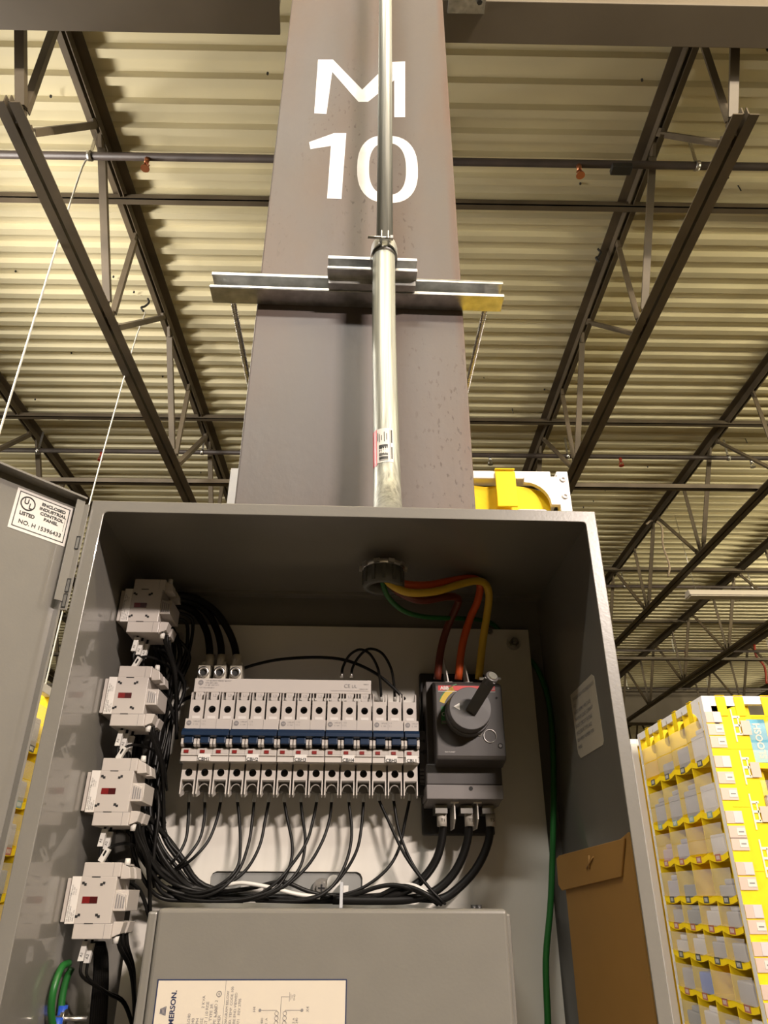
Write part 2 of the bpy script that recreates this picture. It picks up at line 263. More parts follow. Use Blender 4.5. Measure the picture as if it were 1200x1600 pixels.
W={'breaker_wire': [(1,[(-0.1805,0.862,0.0929),(-0.1788,0.862,0.0746),(-0.178,0.858,0.0533),(-0.1857,0.852,0.0344),(-0.2017,0.862,0.0231),(-0.2143,0.868,0.0172)]),(2,[(-0.1629,0.862,0.093),(-0.1614,0.862,0.0747),(-0.1633,0.856,0.0532),(-0.1757,0.85,0.0331),(-0.1933,0.862,0.0207),(-0.2082,0.866,0.0159)]),(3,[(-0.1454,0.862,0.0931),(-0.1475,0.862,0.0748),(-0.1531,0.856,0.0533),(-0.1643,0.85,0.0375),(-0.1805,0.855,0.026),(-0.2008,0.862,0.0171)]),(4,[(-0.1271,0.862,0.0933),(-0.1232,0.862,0.0749),(-0.1189,0.856,0.0497),(-0.1185,0.85,0.0291),(-0.1289,0.845,0.0146),(-0.1494,0.845,0.0046),(-0.173,0.85,0.0028),(-0.1912,0.86,0.0093)]),(5,[(-0.1087,0.862,0.0934),(-0.109,0.862,0.075),(-0.1099,0.856,0.0516),(-0.1168,0.85,0.0255),(-0.1316,0.842,0.0075),(-0.1522,0.842,-0.0001),(-0.1763,0.85,0.0028)]),(6,[(-0.0925,0.862,0.0935),(-0.0949,0.862,0.0751),(-0.0983,0.856,0.0479),(-0.1106,0.85,0.0238),(-0.1305,0.845,0.0105),(-0.159,0.845,0.0028),(-0.1848,0.855,0.0093)]),(7,[(-0.0755,0.862,0.0936),(-0.0708,0.862,0.0753),(-0.0635,0.856,0.05),(-0.0643,0.852,0.0294),(-0.0748,0.842,0.0095),(-0.0991,0.838,-0.0005),(-0.1278,0.838,-0.004),(-0.1606,0.84,-0.0029),(-0.1882,0.85,0.0039)]),(8,[(-0.0571,0.862,0.0938),(-0.054,0.862,0.0754),(-0.0497,0.856,0.0538),(-0.0527,0.85,0.0294),(-0.067,0.842,0.0113),(-0.0896,0.84,0.0007),(-0.116,0.845,-0.0029),(-0.1496,0.85,-0.0018)]),(9,[(-0.0394,0.862,0.0939),(-0.0424,0.862,0.0755),(-0.048,0.852,0.0517),(-0.0625,0.846,0.0292),(-0.0787,0.84,0.0112),(-0.1013,0.84,-0.0005),(-0.1355,0.845,-0.0029)]),(10,[(-0.023,0.862,0.094),(-0.0245,0.862,0.0756),(-0.0317,0.856,0.052),(-0.0466,0.85,0.0276),(-0.0707,0.842,0.0077),(-0.101,0.84,-0.0028),(-0.1355,0.845,-0.0035)]),(11,[(-0.0038,0.862,0.0941),(0.0002,0.858,0.0593),(-0.0062,0.852,0.0297),(-0.0214,0.842,0.0073),(-0.0443,0.838,-0.0026),(-0.0828,0.84,-0.0039)]),(12,[(0.0126,0.862,0.0943),(0.0108,0.858,0.069),(0.0057,0.854,0.0434),(-0.0099,0.85,0.0187),(-0.031,0.842,0.002),(-0.0634,0.842,-0.0039)]),(13,[(0.0297,0.862,0.0957),(0.0403,0.858,0.0737),(0.0577,0.85,0.0391),(0.0796,0.843,0.0111),(0.0944,0.842,-0.0029),(0.0985,0.85,-0.0058)]),(14,[(0.0462,0.862,0.0958),(0.0515,0.858,0.0647),(0.0647,0.854,0.0331),(0.0842,0.85,0.0071),(0.0979,0.85,-0.0047)]),(15,[(0.0641,0.862,0.096),(0.059,0.864,0.0743),(0.0516,0.862,0.0459),(0.0375,0.858,0.0252),(0.0132,0.855,0.0087),(-0.0114,0.855,0.0015),(-0.0447,0.856,-0.0021)])],'line_cable': [[(0.0976,0.845,0.08),(0.0987,0.848,0.0623),(0.0912,0.85,0.0361),(0.0724,0.852,0.0142),(0.0453,0.852,0.0022),(0.0087,0.858,-0.0014),(-0.0451,0.864,-0.0021),(-0.0987,0.864,-0.0011)],[(0.1278,0.845,0.0802),(0.1247,0.848,0.053),(0.1112,0.85,0.0252),(0.0891,0.852,0.0059),(0.062,0.852,-0.0018),(0.022,0.852,-0.0031),(-0.0179,0.852,-0.0026)],[(0.151,0.845,0.0803),(0.1476,0.848,0.0531),(0.1317,0.85,0.0253),(0.1065,0.852,0.0036),(0.0888,0.852,-0.0035)]],'feed_cable': [[(-0.1736,0.852,0.249),(-0.1774,0.856,0.2691),(-0.1843,0.86,0.289),(-0.1977,0.86,0.3095),(-0.2136,0.855,0.3174),(-0.2328,0.85,0.3169),(-0.2504,0.84,0.3095)],[(-0.16,0.852,0.2492),(-0.1635,0.856,0.2693),(-0.1717,0.858,0.291),(-0.1863,0.856,0.3124),(-0.2074,0.852,0.3232),(-0.2278,0.845,0.3218),(-0.2458,0.835,0.3126)],[(-0.1417,0.852,0.2494),(-0.1473,0.856,0.2696),(-0.1586,0.854,0.2915),(-0.1758,0.85,0.3121),(-0.1994,0.846,0.3252),(-0.2242,0.84,0.3266),(-0.2451,0.83,0.3157)]],'loom': [[(-0.247,0.82,0.3002),(-0.2291,0.825,0.2864),(-0.2317,0.835,0.2544),(-0.2365,0.845,0.2191),(-0.2406,0.845,0.1752),(-0.2395,0.84,0.1327),(-0.2362,0.835,0.0925),(-0.2261,0.835,0.0551),(-0.2089,0.84,0.0329),(-0.1643,0.859,0.009),(-0.1044,0.863,0.0005),(-0.0241,0.865,0.0001),(0.057,0.865,-0.0002),(0.0903,0.857,-0.0019)],[(-0.2428,0.83,0.3019),(-0.2253,0.835,0.2879),(-0.2151,0.845,0.2557),(-0.2225,0.855,0.22),(-0.228,0.855,0.1756),(-0.2281,0.85,0.1326),(-0.2243,0.845,0.0921),(-0.2139,0.845,0.0542),(-0.1928,0.85,0.0217),(-0.1597,0.862,0.0027),(-0.0991,0.866,-0.001),(-0.0184,0.868,-0.0014)],[(-0.2438,0.81,0.2897),(-0.2191,0.855,0.259),(-0.2243,0.865,0.2228),(-0.2298,0.865,0.1779),(-0.2318,0.86,0.1344),(-0.2319,0.855,0.0934),(-0.2205,0.855,0.055),(-0.1977,0.86,0.0234),(-0.1607,0.865,0.0035),(-0.0999,0.869,-0.0008),(-0.0197,0.871,-0.0012),(0.0624,0.871,-0.0016),(0.0955,0.863,-0.0033)],[(-0.2399,0.825,0.3008),(-0.2224,0.83,0.2869),(-0.2069,0.84,0.255),(-0.2148,0.85,0.2194),(-0.2192,0.85,0.1752),(-0.2187,0.845,0.1325),(-0.2175,0.84,0.0921),(-0.2072,0.84,0.0544),(-0.1867,0.845,0.0253),(-0.1574,0.8605,0.0047),(-0.0967,0.8645,-0.0005),(-0.017,0.8665,-0.0009)],[(-0.2327,0.81,0.2181),(-0.2181,0.86,0.1779),(-0.2183,0.855,0.1345),(-0.217,0.85,0.0937),(-0.2062,0.85,0.0555),(-0.1846,0.855,0.0288),(-0.1569,0.8635,0.0065),(-0.0966,0.8675,-0.0001),(-0.0154,0.8695,-0.0005),(0.067,0.8695,-0.0009),(0.1001,0.8615,-0.0025)],[(-0.2378,0.81,0.1756),(-0.2419,0.84,0.1326),(-0.2387,0.835,0.0925),(-0.2273,0.835,0.0551),(-0.2095,0.84,0.0329),(-0.1641,0.859,0.009),(-0.1035,0.863,0.0005),(-0.023,0.865,0.0001),(0.0579,0.865,-0.0002),(0.0914,0.857,-0.0019)],[(-0.2378,0.81,0.1756),(-0.2372,0.85,0.1334),(-0.2343,0.845,0.0929),(-0.2221,0.845,0.055),(-0.2009,0.85,0.0276),(-0.1616,0.862,0.0059),(-0.1017,0.866,-0.0002),(-0.0218,0.868,-0.0006),(0.0605,0.868,-0.001),(0.0941,0.86,-0.0027)],[(-0.24,0.81,0.1352),(-0.2307,0.855,0.0934),(-0.2191,0.855,0.055),(-0.1998,0.86,0.0233),(-0.1603,0.865,0.0034),(-0.1004,0.869,-0.0008),(-0.0193,0.871,-0.0012),(0.0623,0.871,-0.0016)],[(-0.2375,0.81,0.0967),(-0.2066,0.84,0.0546),(-0.1874,0.845,0.0265),(-0.1559,0.8605,0.0054),(-0.097,0.8645,-0.0004),(-0.0165,0.8665,-0.0007),(0.0659,0.8665,-0.0011),(0.0988,0.8585,-0.0028)],[(-0.2375,0.81,0.0967),(-0.1977,0.85,0.0565),(-0.1786,0.855,0.0357),(-0.1537,0.8635,0.0102),(-0.0933,0.8675,0.0008),(-0.0128,0.8695,0.0004)],[(-0.2274,0.81,0.0601),(-0.2034,0.84,0.0289),(-0.1628,0.859,0.0068),(-0.1024,0.863,-0.0),(-0.0219,0.865,-0.0004),(0.059,0.865,-0.0008),(0.0924,0.857,-0.0025)],[(-0.2274,0.81,0.0601),(-0.1983,0.85,0.0244),(-0.1609,0.862,0.0042),(-0.1009,0.866,-0.0006),(-0.0205,0.868,-0.001),(0.0613,0.868,-0.0014)],[(-0.2312,0.81,0.2552),(-0.2249,0.865,0.2226),(-0.2307,0.865,0.1777),(-0.2298,0.86,0.1342),(-0.2288,0.855,0.0932),(-0.2195,0.855,0.0549),(-0.1964,0.86,0.0221),(-0.1591,0.865,0.0028),(-0.0995,0.869,-0.001),(-0.0182,0.871,-0.0014),(0.0634,0.871,-0.0018),(0.0957,0.863,-0.0035)],[(-0.2327,0.81,0.2181),(-0.2202,0.85,0.1751),(-0.2198,0.845,0.1324),(-0.2181,0.84,0.092),(-0.2068,0.84,0.0544),(-0.1895,0.845,0.0247),(-0.1574,0.8605,0.0044),(-0.0973,0.8645,-0.0006),(-0.0161,0.8665,-0.001),(0.0645,0.8665,-0.0014)],[(-0.2438,0.81,0.2897),(-0.2004,0.85,0.2593),(-0.2071,0.86,0.2233),(-0.2107,0.86,0.1785),(-0.2127,0.855,0.1351),(-0.2134,0.85,0.0943),(-0.2,0.85,0.0561),(-0.1803,0.855,0.0325),(-0.1547,0.8635,0.0085),(-0.095,0.8675,0.0004),(-0.0129,0.8695,0.0),(0.0678,0.8695,-0.0004),(0.1022,0.8615,-0.0021)],[(-0.2327,0.81,0.2181),(-0.2364,0.845,0.1746),(-0.2371,0.84,0.132),(-0.2315,0.835,0.092),(-0.2217,0.835,0.0545),(-0.2011,0.84,0.0288),(-0.1617,0.859,0.0067),(-0.1026,0.863,-0.0),(-0.0225,0.865,-0.0004),(0.06,0.865,-0.0008)],[(-0.2378,0.81,0.1756),(-0.2379,0.85,0.1337),(-0.2343,0.845,0.0932),(-0.2237,0.845,0.0553),(-0.2049,0.85,0.0296),(-0.1626,0.862,0.007),(-0.1032,0.866,0.0),(-0.0219,0.868,-0.0003),(0.0592,0.868,-0.0007),(0.0932,0.86,-0.0024)],[(-0.2375,0.81,0.0967),(-0.2138,0.855,0.0552),(-0.1926,0.86,0.024),(-0.159,0.865,0.0038),(-0.0988,0.869,-0.0007),(-0.0171,0.871,-0.0011),(0.0646,0.871,-0.0015)],[(-0.2274,0.81,0.0601),(-0.1934,0.845,0.0213),(-0.1579,0.8605,0.0025),(-0.0981,0.8645,-0.001),(-0.0184,0.8665,-0.0014),(0.063,0.8665,-0.0018),(0.0958,0.8585,-0.0035)],[(-0.2312,0.81,0.2552),(-0.2022,0.86,0.2239),(-0.2099,0.86,0.179),(-0.2087,0.855,0.1356),(-0.2084,0.85,0.0947),(-0.1972,0.85,0.0565),(-0.1775,0.855,0.0356),(-0.154,0.8635,0.0102),(-0.0937,0.8675,0.0008),(-0.0116,0.8695,0.0004)],[(-0.24,0.81,0.1352),(-0.2343,0.835,0.0923),(-0.2252,0.835,0.0548),(-0.2049,0.84,0.0312),(-0.1629,0.859,0.0081),(-0.1031,0.863,0.0003),(-0.0223,0.865,-0.0001),(0.0583,0.865,-0.0005),(0.0909,0.857,-0.0022)],[(-0.2274,0.81,0.0601),(-0.1997,0.85,0.0253),(-0.1614,0.862,0.0047),(-0.1006,0.866,-0.0005),(-0.0204,0.868,-0.0009),(0.0618,0.868,-0.0013),(0.0942,0.86,-0.003)]],'left_drop': [[(-0.2204,0.8,0.057),(-0.2203,0.815,0.0403),(-0.2115,0.83,0.0176),(-0.1942,0.845,-0.0007),(-0.1624,0.85,-0.0036),(-0.11,0.85,-0.004)],[(-0.2168,0.8,0.0582),(-0.2152,0.815,0.0403),(-0.2032,0.83,0.0222),(-0.1855,0.845,0.0062),(-0.1434,0.852,-0.0012),(-0.0843,0.855,-0.0028)],[(-0.2158,0.8,0.06),(-0.2112,0.82,0.0436),(-0.1951,0.835,0.0207),(-0.1738,0.85,0.0087),(-0.1445,0.855,0.0041),(-0.1045,0.85,0.0077),(-0.0715,0.846,0.0137),(-0.0447,0.85,0.0055),(-0.0181,0.855,-0.0003)],[(-0.2176,0.83,0.2942),(-0.2039,0.84,0.2899),(-0.2031,0.85,0.2573),(-0.2148,0.86,0.2274),(-0.226,0.86,0.1912),(-0.2266,0.855,0.1541)],[(-0.2176,0.82,0.2986),(-0.1985,0.84,0.2957),(-0.1991,0.85,0.2613),(-0.209,0.858,0.2323),(-0.2193,0.86,0.2061),(-0.2251,0.855,0.1683),(-0.2239,0.85,0.1257)],[(-0.1929,0.868,0.2099),(-0.204,0.87,0.2049),(-0.2134,0.865,0.1887),(-0.2212,0.858,0.1618),(-0.2235,0.85,0.1325)],[(-0.2241,0.8,0.2476),(-0.2162,0.82,0.2464),(-0.2075,0.83,0.2209),(-0.2121,0.84,0.1868),(-0.2191,0.85,0.1603),(-0.2211,0.85,0.1258),(-0.2059,0.835,0.0846),(-0.2038,0.835,0.0354),(-0.1971,0.84,0.0091),(-0.1789,0.85,-0.0019),(-0.1436,0.855,-0.0041)]],'bottom_loom': [[(-0.239,0.8,-0.0391),(-0.2402,0.815,-0.0508),(-0.2385,0.82,-0.0742),(-0.2373,0.825,-0.1046),(-0.2343,0.83,-0.1435)],[(-0.2377,0.8,-0.0391),(-0.2387,0.815,-0.0508),(-0.2368,0.82,-0.0742),(-0.2353,0.825,-0.1046),(-0.2323,0.83,-0.1435)],[(-0.2364,0.8,-0.0391),(-0.2371,0.815,-0.0508),(-0.235,0.82,-0.0742),(-0.2333,0.825,-0.1046),(-0.2304,0.83,-0.1435)],[(-0.2351,0.8,-0.0391),(-0.2355,0.815,-0.0508),(-0.2332,0.82,-0.0742),(-0.2313,0.825,-0.1046),(-0.2284,0.83,-0.1435)],[(-0.2338,0.8,-0.0391),(-0.234,0.815,-0.0508),(-0.2314,0.82,-0.0742),(-0.2293,0.825,-0.1046),(-0.2264,0.83,-0.1435)],[(-0.2325,0.8,-0.0391),(-0.2324,0.815,-0.0508),(-0.2296,0.82,-0.0742),(-0.2273,0.825,-0.1046),(-0.2245,0.83,-0.1436)],[(-0.2312,0.8,-0.0391),(-0.2309,0.815,-0.0508),(-0.2278,0.82,-0.0742),(-0.2253,0.825,-0.1046),(-0.2225,0.83,-0.1436)]],'long': [(-0.1393,0.872,0.2442),(-0.1213,0.872,0.2508),(-0.0901,0.868,0.2565),(-0.0432,0.865,0.2587),(-0.0079,0.862,0.2536),(0.0272,0.858,0.2364),(0.0539,0.855,0.2121),(0.0595,0.86,0.2081)],'jumper': [[(-0.0158,0.855,0.2334),(-0.0146,0.855,0.2443),(-0.0072,0.85,0.2572),(0.005,0.846,0.2633),(0.0174,0.846,0.2579),(0.0269,0.85,0.2427),(0.0302,0.855,0.2271),(0.032,0.86,0.2078)],[(-0.0043,0.855,0.2336),(-0.003,0.855,0.2437),(0.0044,0.85,0.2558),(0.0158,0.846,0.2642),(0.0313,0.846,0.2597),(0.0423,0.85,0.2437),(0.0463,0.855,0.2273),(0.048,0.86,0.208)]],'yellow': [(0.028,0.77,0.3372),(0.0308,0.765,0.3255),(0.0408,0.76,0.3117),(0.06,0.765,0.3056),(0.0905,0.775,0.3117),(0.1191,0.79,0.3264),(0.1418,0.8,0.3359),(0.1559,0.81,0.337),(0.1616,0.82,0.326),(0.1595,0.83,0.3049),(0.1536,0.84,0.2717),(0.1476,0.848,0.2292)],'orange': [(0.0312,0.775,0.3411),(0.035,0.775,0.3314),(0.0535,0.775,0.3205),(0.0843,0.785,0.3236),(0.1186,0.8,0.3371),(0.1418,0.808,0.3426),(0.1514,0.82,0.3393),(0.1483,0.828,0.3205),(0.1389,0.836,0.3001),(0.1288,0.842,0.2679),(0.1231,0.848,0.2288)],'brown': [(0.0295,0.77,0.3356),(0.0355,0.77,0.3213),(0.0519,0.775,0.3078),(0.0764,0.785,0.3043),(0.1085,0.8,0.3155),(0.1236,0.82,0.3203),(0.1194,0.828,0.3076),(0.111,0.836,0.2898),(0.1029,0.842,0.2635),(0.0978,0.848,0.2285)],'green_top': [(0.0234,0.765,0.3349),(0.0287,0.765,0.3191),(0.0357,0.775,0.3044),(0.0542,0.79,0.2932),(0.0821,0.81,0.2931),(0.12,0.835,0.3011),(0.1519,0.86,0.3089),(0.1751,0.885,0.313),(0.19,0.893,0.3021)],'green_down': [(0.205,0.894,0.2788),(0.2227,0.893,0.267),(0.2307,0.885,0.2499),(0.2373,0.88,0.2168),(0.2366,0.875,0.1699),(0.229,0.87,0.098),(0.2152,0.868,0.0015),(0.2031,0.866,-0.0567),(0.1994,0.866,-0.111),(0.1945,0.868,-0.162)],'white': [(-0.1341,0.848,0.0094),(-0.1175,0.845,0.0123),(-0.1026,0.842,0.0117),(-0.0786,0.842,0.0077),(-0.0549,0.845,0.0025),(-0.0312,0.85,-0.0003)],'white2': [(0.0354,0.855,0.0022),(0.052,0.85,0.0106),(0.0671,0.846,0.0106),(0.0817,0.846,0.0023),(0.0912,0.85,-0.0059)],'arc': [[(-0.0114,0.856,-0.0009),(0.0085,0.85,0.0033),(0.0284,0.846,0.0092),(0.0449,0.844,0.0111),(0.0614,0.842,0.0081),(0.0799,0.842,0.0011),(0.0911,0.85,-0.0064)],[(0.0087,0.856,-0.0014),(0.0286,0.85,0.001),(0.0484,0.846,0.0093),(0.0615,0.842,0.0093),(0.0796,0.838,0.0023),(0.0946,0.845,-0.0064)]],'green_loop': [[(-0.2563,0.79,-0.0542),(-0.2575,0.775,-0.0566),(-0.2575,0.765,-0.0716),(-0.2579,0.77,-0.0884),(-0.2555,0.785,-0.1087)],[(-0.2564,0.8,-0.0585),(-0.2593,0.8,-0.0674),(-0.2602,0.8,-0.0822),(-0.2579,0.8,-0.1014)]],'tags': []}
# ------------------------------------------------------------------ the hall (frame R)
b=B(); b.box(-16,24,-10,42,-1.6,-1.5); obj('floor',b,CONC,kind='structure',fr='R')
for nm,(x0,x1,y0,y1) in {'wall_back':(-16,24,42,42.2),'wall_front':(-16,24,-10.2,-10),'wall_left':(-16.2,-16,-10,42),'wall_right':(24,24.2,-10,42)}.items():
    b=B(); b.box(x0,x1,y0,y1,-1.5,4.2); obj(nm,b,WALLM,kind='structure',fr='R')
# corrugated roof deck: ribs run along X, 152 mm pitch, one closed sheet
prof=[]; y=-9.96; PT=.1524; y+= (3.672-y)%PT
k0=0
while y<41.8:
    prof+=[(y,4.07),(y+.050,4.07),(y+.060,4.112),(y+.1424,4.112)]; y+=PT
top=[(p[0],p[1]+.004) for p in reversed(prof)]
n=len(prof); b=B()
vs=[(-15.9,)+p for p in prof]+[(23.9,)+p for p in prof]+[(-15.9,p[0],p[1]+.004) for p in prof]+[(23.9,p[0],p[1]+.004) for p in prof]
fs=[(i,i+1,n+i+1,n+i) for i in range(n-1)]+[(2*n+i,3*n+i,3*n+i+1,2*n+i+1) for i in range(n-1)]
b.add(vs,fs); ceiling=obj('ceiling',b,DECK,kind='structure',fr='R',fix=False)
b=B(); rr=random.Random(3)
for i in range(150):
    x=rr.uniform(-5,8); y=3.697+PT*rr.randint(-10,45)+rr.choice([0,.09]); z=4.07 if rr.random()<.6 else 4.112
    if rr.random()<.25: b.cyl((x,y,z+.002),(x+.006,y-.004,z-.055),.004,n=5)
    else: b.cyl((x,y,z+.002),(x,y,z-.012),.007,n=6)
obj('fastener',b,BLKPL,ceiling,kind='stuff')

def joist(x,y0,y1,label):
    t=thing('roof_joist',label,'joist',(x,y0,3.12),'R',group=None)
    for s in (-1,1):
        b=B(); b.box(x+s*.010,x+s*.074,y0-.35,y1+.3,4.064,4.070); b.box(min(x+s*.010,x+s*.016),max(x+s*.010,x+s*.016),y0-.35,y1+.3,4.0,4.066); obj('top_chord',b,JOIST,t)
        b=B(); b.box(x+s*.009,x+s*.060,y0,y1,3.12,3.126); b.box(min(x+s*.009,x+s*.015),max(x+s*.009,x+s*.015),y0,y1,3.12,3.17); obj('bottom_chord',b,JOIST,t)
    def web(ya,za,yb,zb,w=.021):
        A=Vector((x,ya,za)); C=Vector((x,yb,zb)); d=(C-A).normalized(); q=Vector((1,0,0)); e=d.cross(q)
        b=B(); f1=A+d*.09; f2=C-d*.09
        b.obox((f1+f2)/2,q*w*1.05,e*w*.3,(f2-f1)/2)
        b.obox((f1+f2)/2+q*w*.9+e*w*.6,q*.003,e*w*.8,(f2-f1)/2)
        for P0,P1 in((A,f1),(f2,C)): b.obox((P0+P1)/2,q*.010,e*w*1.1,(P1-P0)/2*1.08)
        obj('web_member',b,JOIST,t)
    web(2.13+y0-2.0,3.15,1.62+y0-2.0,4.03); web(2.12+y0-2.0,3.15,2.10+y0-2.0,4.03,.018)
    web(2.16+y0-2.0,3.15,2.70+y0-2.0,4.03)
    nb=y0+1.42
    while nb<y1-.2:
        web(nb-.04,3.15,nb-.66,4.03); web(nb+.01,3.15,nb+.08,4.03,.017)
        if nb+.9<y1+.2: web(nb+.05,3.15,nb+.88,4.03)
        nb+=1.65
    return t
JX=[(-8.5,'outermost'),(-6.8,'fourth'),(-5.1,'third'),(-3.38,'second'),(-1.66,'first')]
words={1:'first',2:'second',3:'third',4:'fourth',5:'fifth',6:'sixth',7:'seventh'}
J0=joist(0,2.0,15.4,'brown open-web roof joist directly behind the steel column marked M 10')
for k in range(1,8):
    xr=1.66 if k==1 else 1.66+1.72*(k-1)
    dup(J0,(xr,0,0),'brown open-web roof joist, %s to the right of the steel column'%words[k],'R')
    if k<6: dup(J0,(-xr,0,0),'brown open-web roof joist, %s to the left of the steel column'%words[k],'R')
J1=joist(0,16.4,30,'far open-web roof joist beyond the second girder, behind the steel column')
for k in range(1,8):
    xr=1.66 if k==1 else 1.66+1.72*(k-1)
    dup(J1,(xr,0,0),'far open-web roof joist beyond the second girder, %s right of the column line'%words[k],'R')
    if k<5: dup(J1,(-xr,0,0),'far open-web roof joist beyond the second girder, %s left of the column line'%words[k],'R')

def girder(x0,x1,ya,yb,zb,label,skew=0):
    t=thing('roof_girder',label,'girder',((x0+x1)/2,(ya+yb)/2,zb),'R'); yc=(ya+yb)/2
    b=B(); b.prism([(x0,ya),(x1-skew,ya),(x1,yb),(x0,yb)],'z',zb,zb+.018); obj('bottom_flange',b,GIRD,t,bevel=.003)
    b=B(); b.box(x0,x1,yc-.006,yc+.006,zb+.018,3.975); obj('web_plate',b,GIRD,t)
    b=B(); b.box(x0,x1,ya,yb,3.975,3.995); obj('top_flange',b,GIRD,t); return t
g=girder(-15,-.437,1.665,1.822,3.35,'dark girder crossing top left of the photo, cut off short of the column',skew=-.012)
b=B(); b.box(-.47,-.10,1.725,1.738,3.47,3.9); obj('splice_plate',b,GIRD,g)
g=girder(-.20,22,1.668,1.842,3.35,'tan-brown girder crossing top right of the photo from the column')
b=B(); b.box(.29,.447,1.60,1.712,3.335,3.35); obj('bearing_plate',b,GALV,g); b=B()
b.cyl((.42,1.66,3.335),(.42,1.66,3.32),.012,n=6); obj('bolt',b,BLKPL,g)
girder(-15,22,15.6,15.9,3.30,'far girder crossing the hall above the picking pods')
girder(-15,22,30.4,30.7,3.30,'farthest girder near the end wall of the hall')

def pipe_run(y,z,label,heads,clamps):
    t=thing('sprinkler_pipe',label,'pipe',(0,y,z),'R')
    b=B(); b.cyl((-15,y,z),(22,y,z),.023,n=12); obj('pipe',b,PIPE,t)
    for x in clamps:
        b=B(); b.ring((x-.012,y,z),(x+.012,y,z),.030,.0225,n=14); b.box(x-.010,x+.010,y-.002,y+.002,z+.026,4.066); obj('clamp',b,ZINC,t)
    for x,m,lab in heads:
        b=B(); b.cyl((x,y,3.832),(x,y,3.79),.016,.013,n=10); h=obj('sprinkler_head',b,m,t,label=lab)
        b=B(); b.tube([(x-.002,y,3.79),(x-.02,y,3.775),(x-.012,y,3.752),(x,y,3.748)],.004,6); b.tube([(x+.002,y,3.79),(x+.02,y,3.775),(x+.012,y,3.752),(x,y,3.748)],.004,6); obj('head_frame',b,m,h)
        b=B(); b.cyl((x,y,3.748),(x,y,3.744),.026,n=14); obj('deflector',b,m,h)
    return t
HD={0:[(-1.36,COPPER,'copper sprinkler head'),(1.19,COPPER,'copper sprinkler head')],1:[(-2.68,REDP,'red sprinkler head'),(2.42,REDP,'red sprinkler head'),(1.13,ZINC,'silver sprinkler head'),(3.72,ZINC,'silver sprinkler head')],3:[(5.5,REDP,'red sprinkler head')]}
RUNS=[(2.79,'nearest'),(6.0,'second nearest'),(9.35,'third nearest'),(12.3,'fourth nearest'),(14.9,'farthest')]
CL=[-1.70,-3.30,1.90,3.5,5.3,7.0]
for i,(y,w) in enumerate(RUNS): pipe_run(y,3.85,'dark iron sprinkler pipe crossing under the roof deck, the %s one'%w,HD.get(i,[]),CL)
for y,z,w in ((3.19,3.985,'nearest upper'),(5.62,3.985,'second upper'),(9.1,3.985,'third upper'),(11.2,3.985,'fourth upper'),(13.3,3.985,'fifth upper'),(5.45,3.175,'nearest lower'),(10.6,3.175,'second lower')):
    b=B(); b.box(-15,22,y,y+.045,z,z+.006); b.box(-15,22,y,y+.006,z-.0,z+.045)
    obj('bridging_angle',b,JOIST,label='long brown bridging angle tying the joists, the %s one'%w,cat='bridging angle',fr='R')
# linear lamp housing hanging at right
t=thing('linear_lamp','long cream linear lamp housing hanging below the joists at right','lamp',(4.4,7.58,3.0),'R')
b=B(); b.prism([(7.50,3.0),(7.66,3.0),(7.63,3.07),(7.53,3.07)],'x',3.54,6.0); obj('housing',b,mat('lamp_housing',(.62,.55,.45),.5),t,bevel=.006)
b=B(); b.box(3.56,5.98,7.525,7.635,2.994,3.0); obj('diffuser',b,mat('diffuser',(.75,.68,.58),.4),t)
for x in (3.65,5.8):
    b=B(); b.tube([(x,7.58,3.07),(x-.05,7.6,4.06)],.004,5); obj('hanging_wire',b,ZINC,t)
# cords and small fittings
b=B(); b.tube(smooth([(-1.71,2.80,3.86),(-1.735,2.80,3.6),(-1.74,2.80,1.9),(-1.742,2.80,-.6),(-1.742,2.80,-1.5)],4),.005,6)
obj('hanging_cord',b,ROPE,label='white cord hanging down from the joist clamp, left of the door',cat='cord',fr='R')
b=B(); b.tube(smooth([(-1.66,3.92,3.7),(-1.70,3.92,3.3),(-1.76,3.92,2.0),(-1.78,3.92,.5),(-1.78,3.92,-1.5)],4),.0045,6)
obj('hanging_cord',b,ROPE,label='thin white cord hanging behind the left joist towards the cabinet hinge',cat='cord',fr='R')
b=B(); b.tube(smooth([(-2.3,6.9,3.15),(-2.32,6.9,2.4),(-2.35,6.9,-1.5)],4),.006,6)
obj('hanging_cord',b,ROPE,label='short visible end of a distant white cord above the cabinet corner',cat='cord',fr='R')
def hook(x,y,z,label):
    b=B(); b.tube(smooth([(x,y,z+.10),(x+.015,y,z+.06),(x-.01,y,z+.02),(x-.03,y-.01,z),(x-.01,y,z-.03)],3),.008,6)
    obj('wire_hook',b,BLKPL,label=label,cat='hook',fr='R')
hook(-1.72,4.05,3.86,'small black hook on the left joist beside the column')
hook(1.56,3.60,3.95,'small black hook clipped on the right joist above mid height')
b=B(); b.box(1.38,1.50,2.76,2.82,3.79,3.828); obj('pipe_bracket',b,BLKPL,label='small black bracket under the nearest sprinkler pipe at the right joist',cat='bracket',fr='R',bevel=.004)
b=B(); b.tube(smooth([(3.28,7.7,3.98),(3.36,7.7,4.03),(3.46,7.7,3.95),(3.43,7.7,3.7),(3.46,7.7,3.45),(3.42,7.7,3.3)],4),.012,6)
obj('loose_cable',b,mat('tan_cable',(.45,.35,.25),.5),label='loose tan cable draped over the second right joist',cat='cable',fr='R')
b=B(); b.tube(smooth([(6.82,12.4,4.02),(6.80,12.4,3.8),(6.90,12.4,3.6),(6.86,12.4,3.3)],4),.02,6)
obj('loose_cable',b,REDP,label='dark red cable hanging from a far joist at right edge',cat='cable',fr='R')

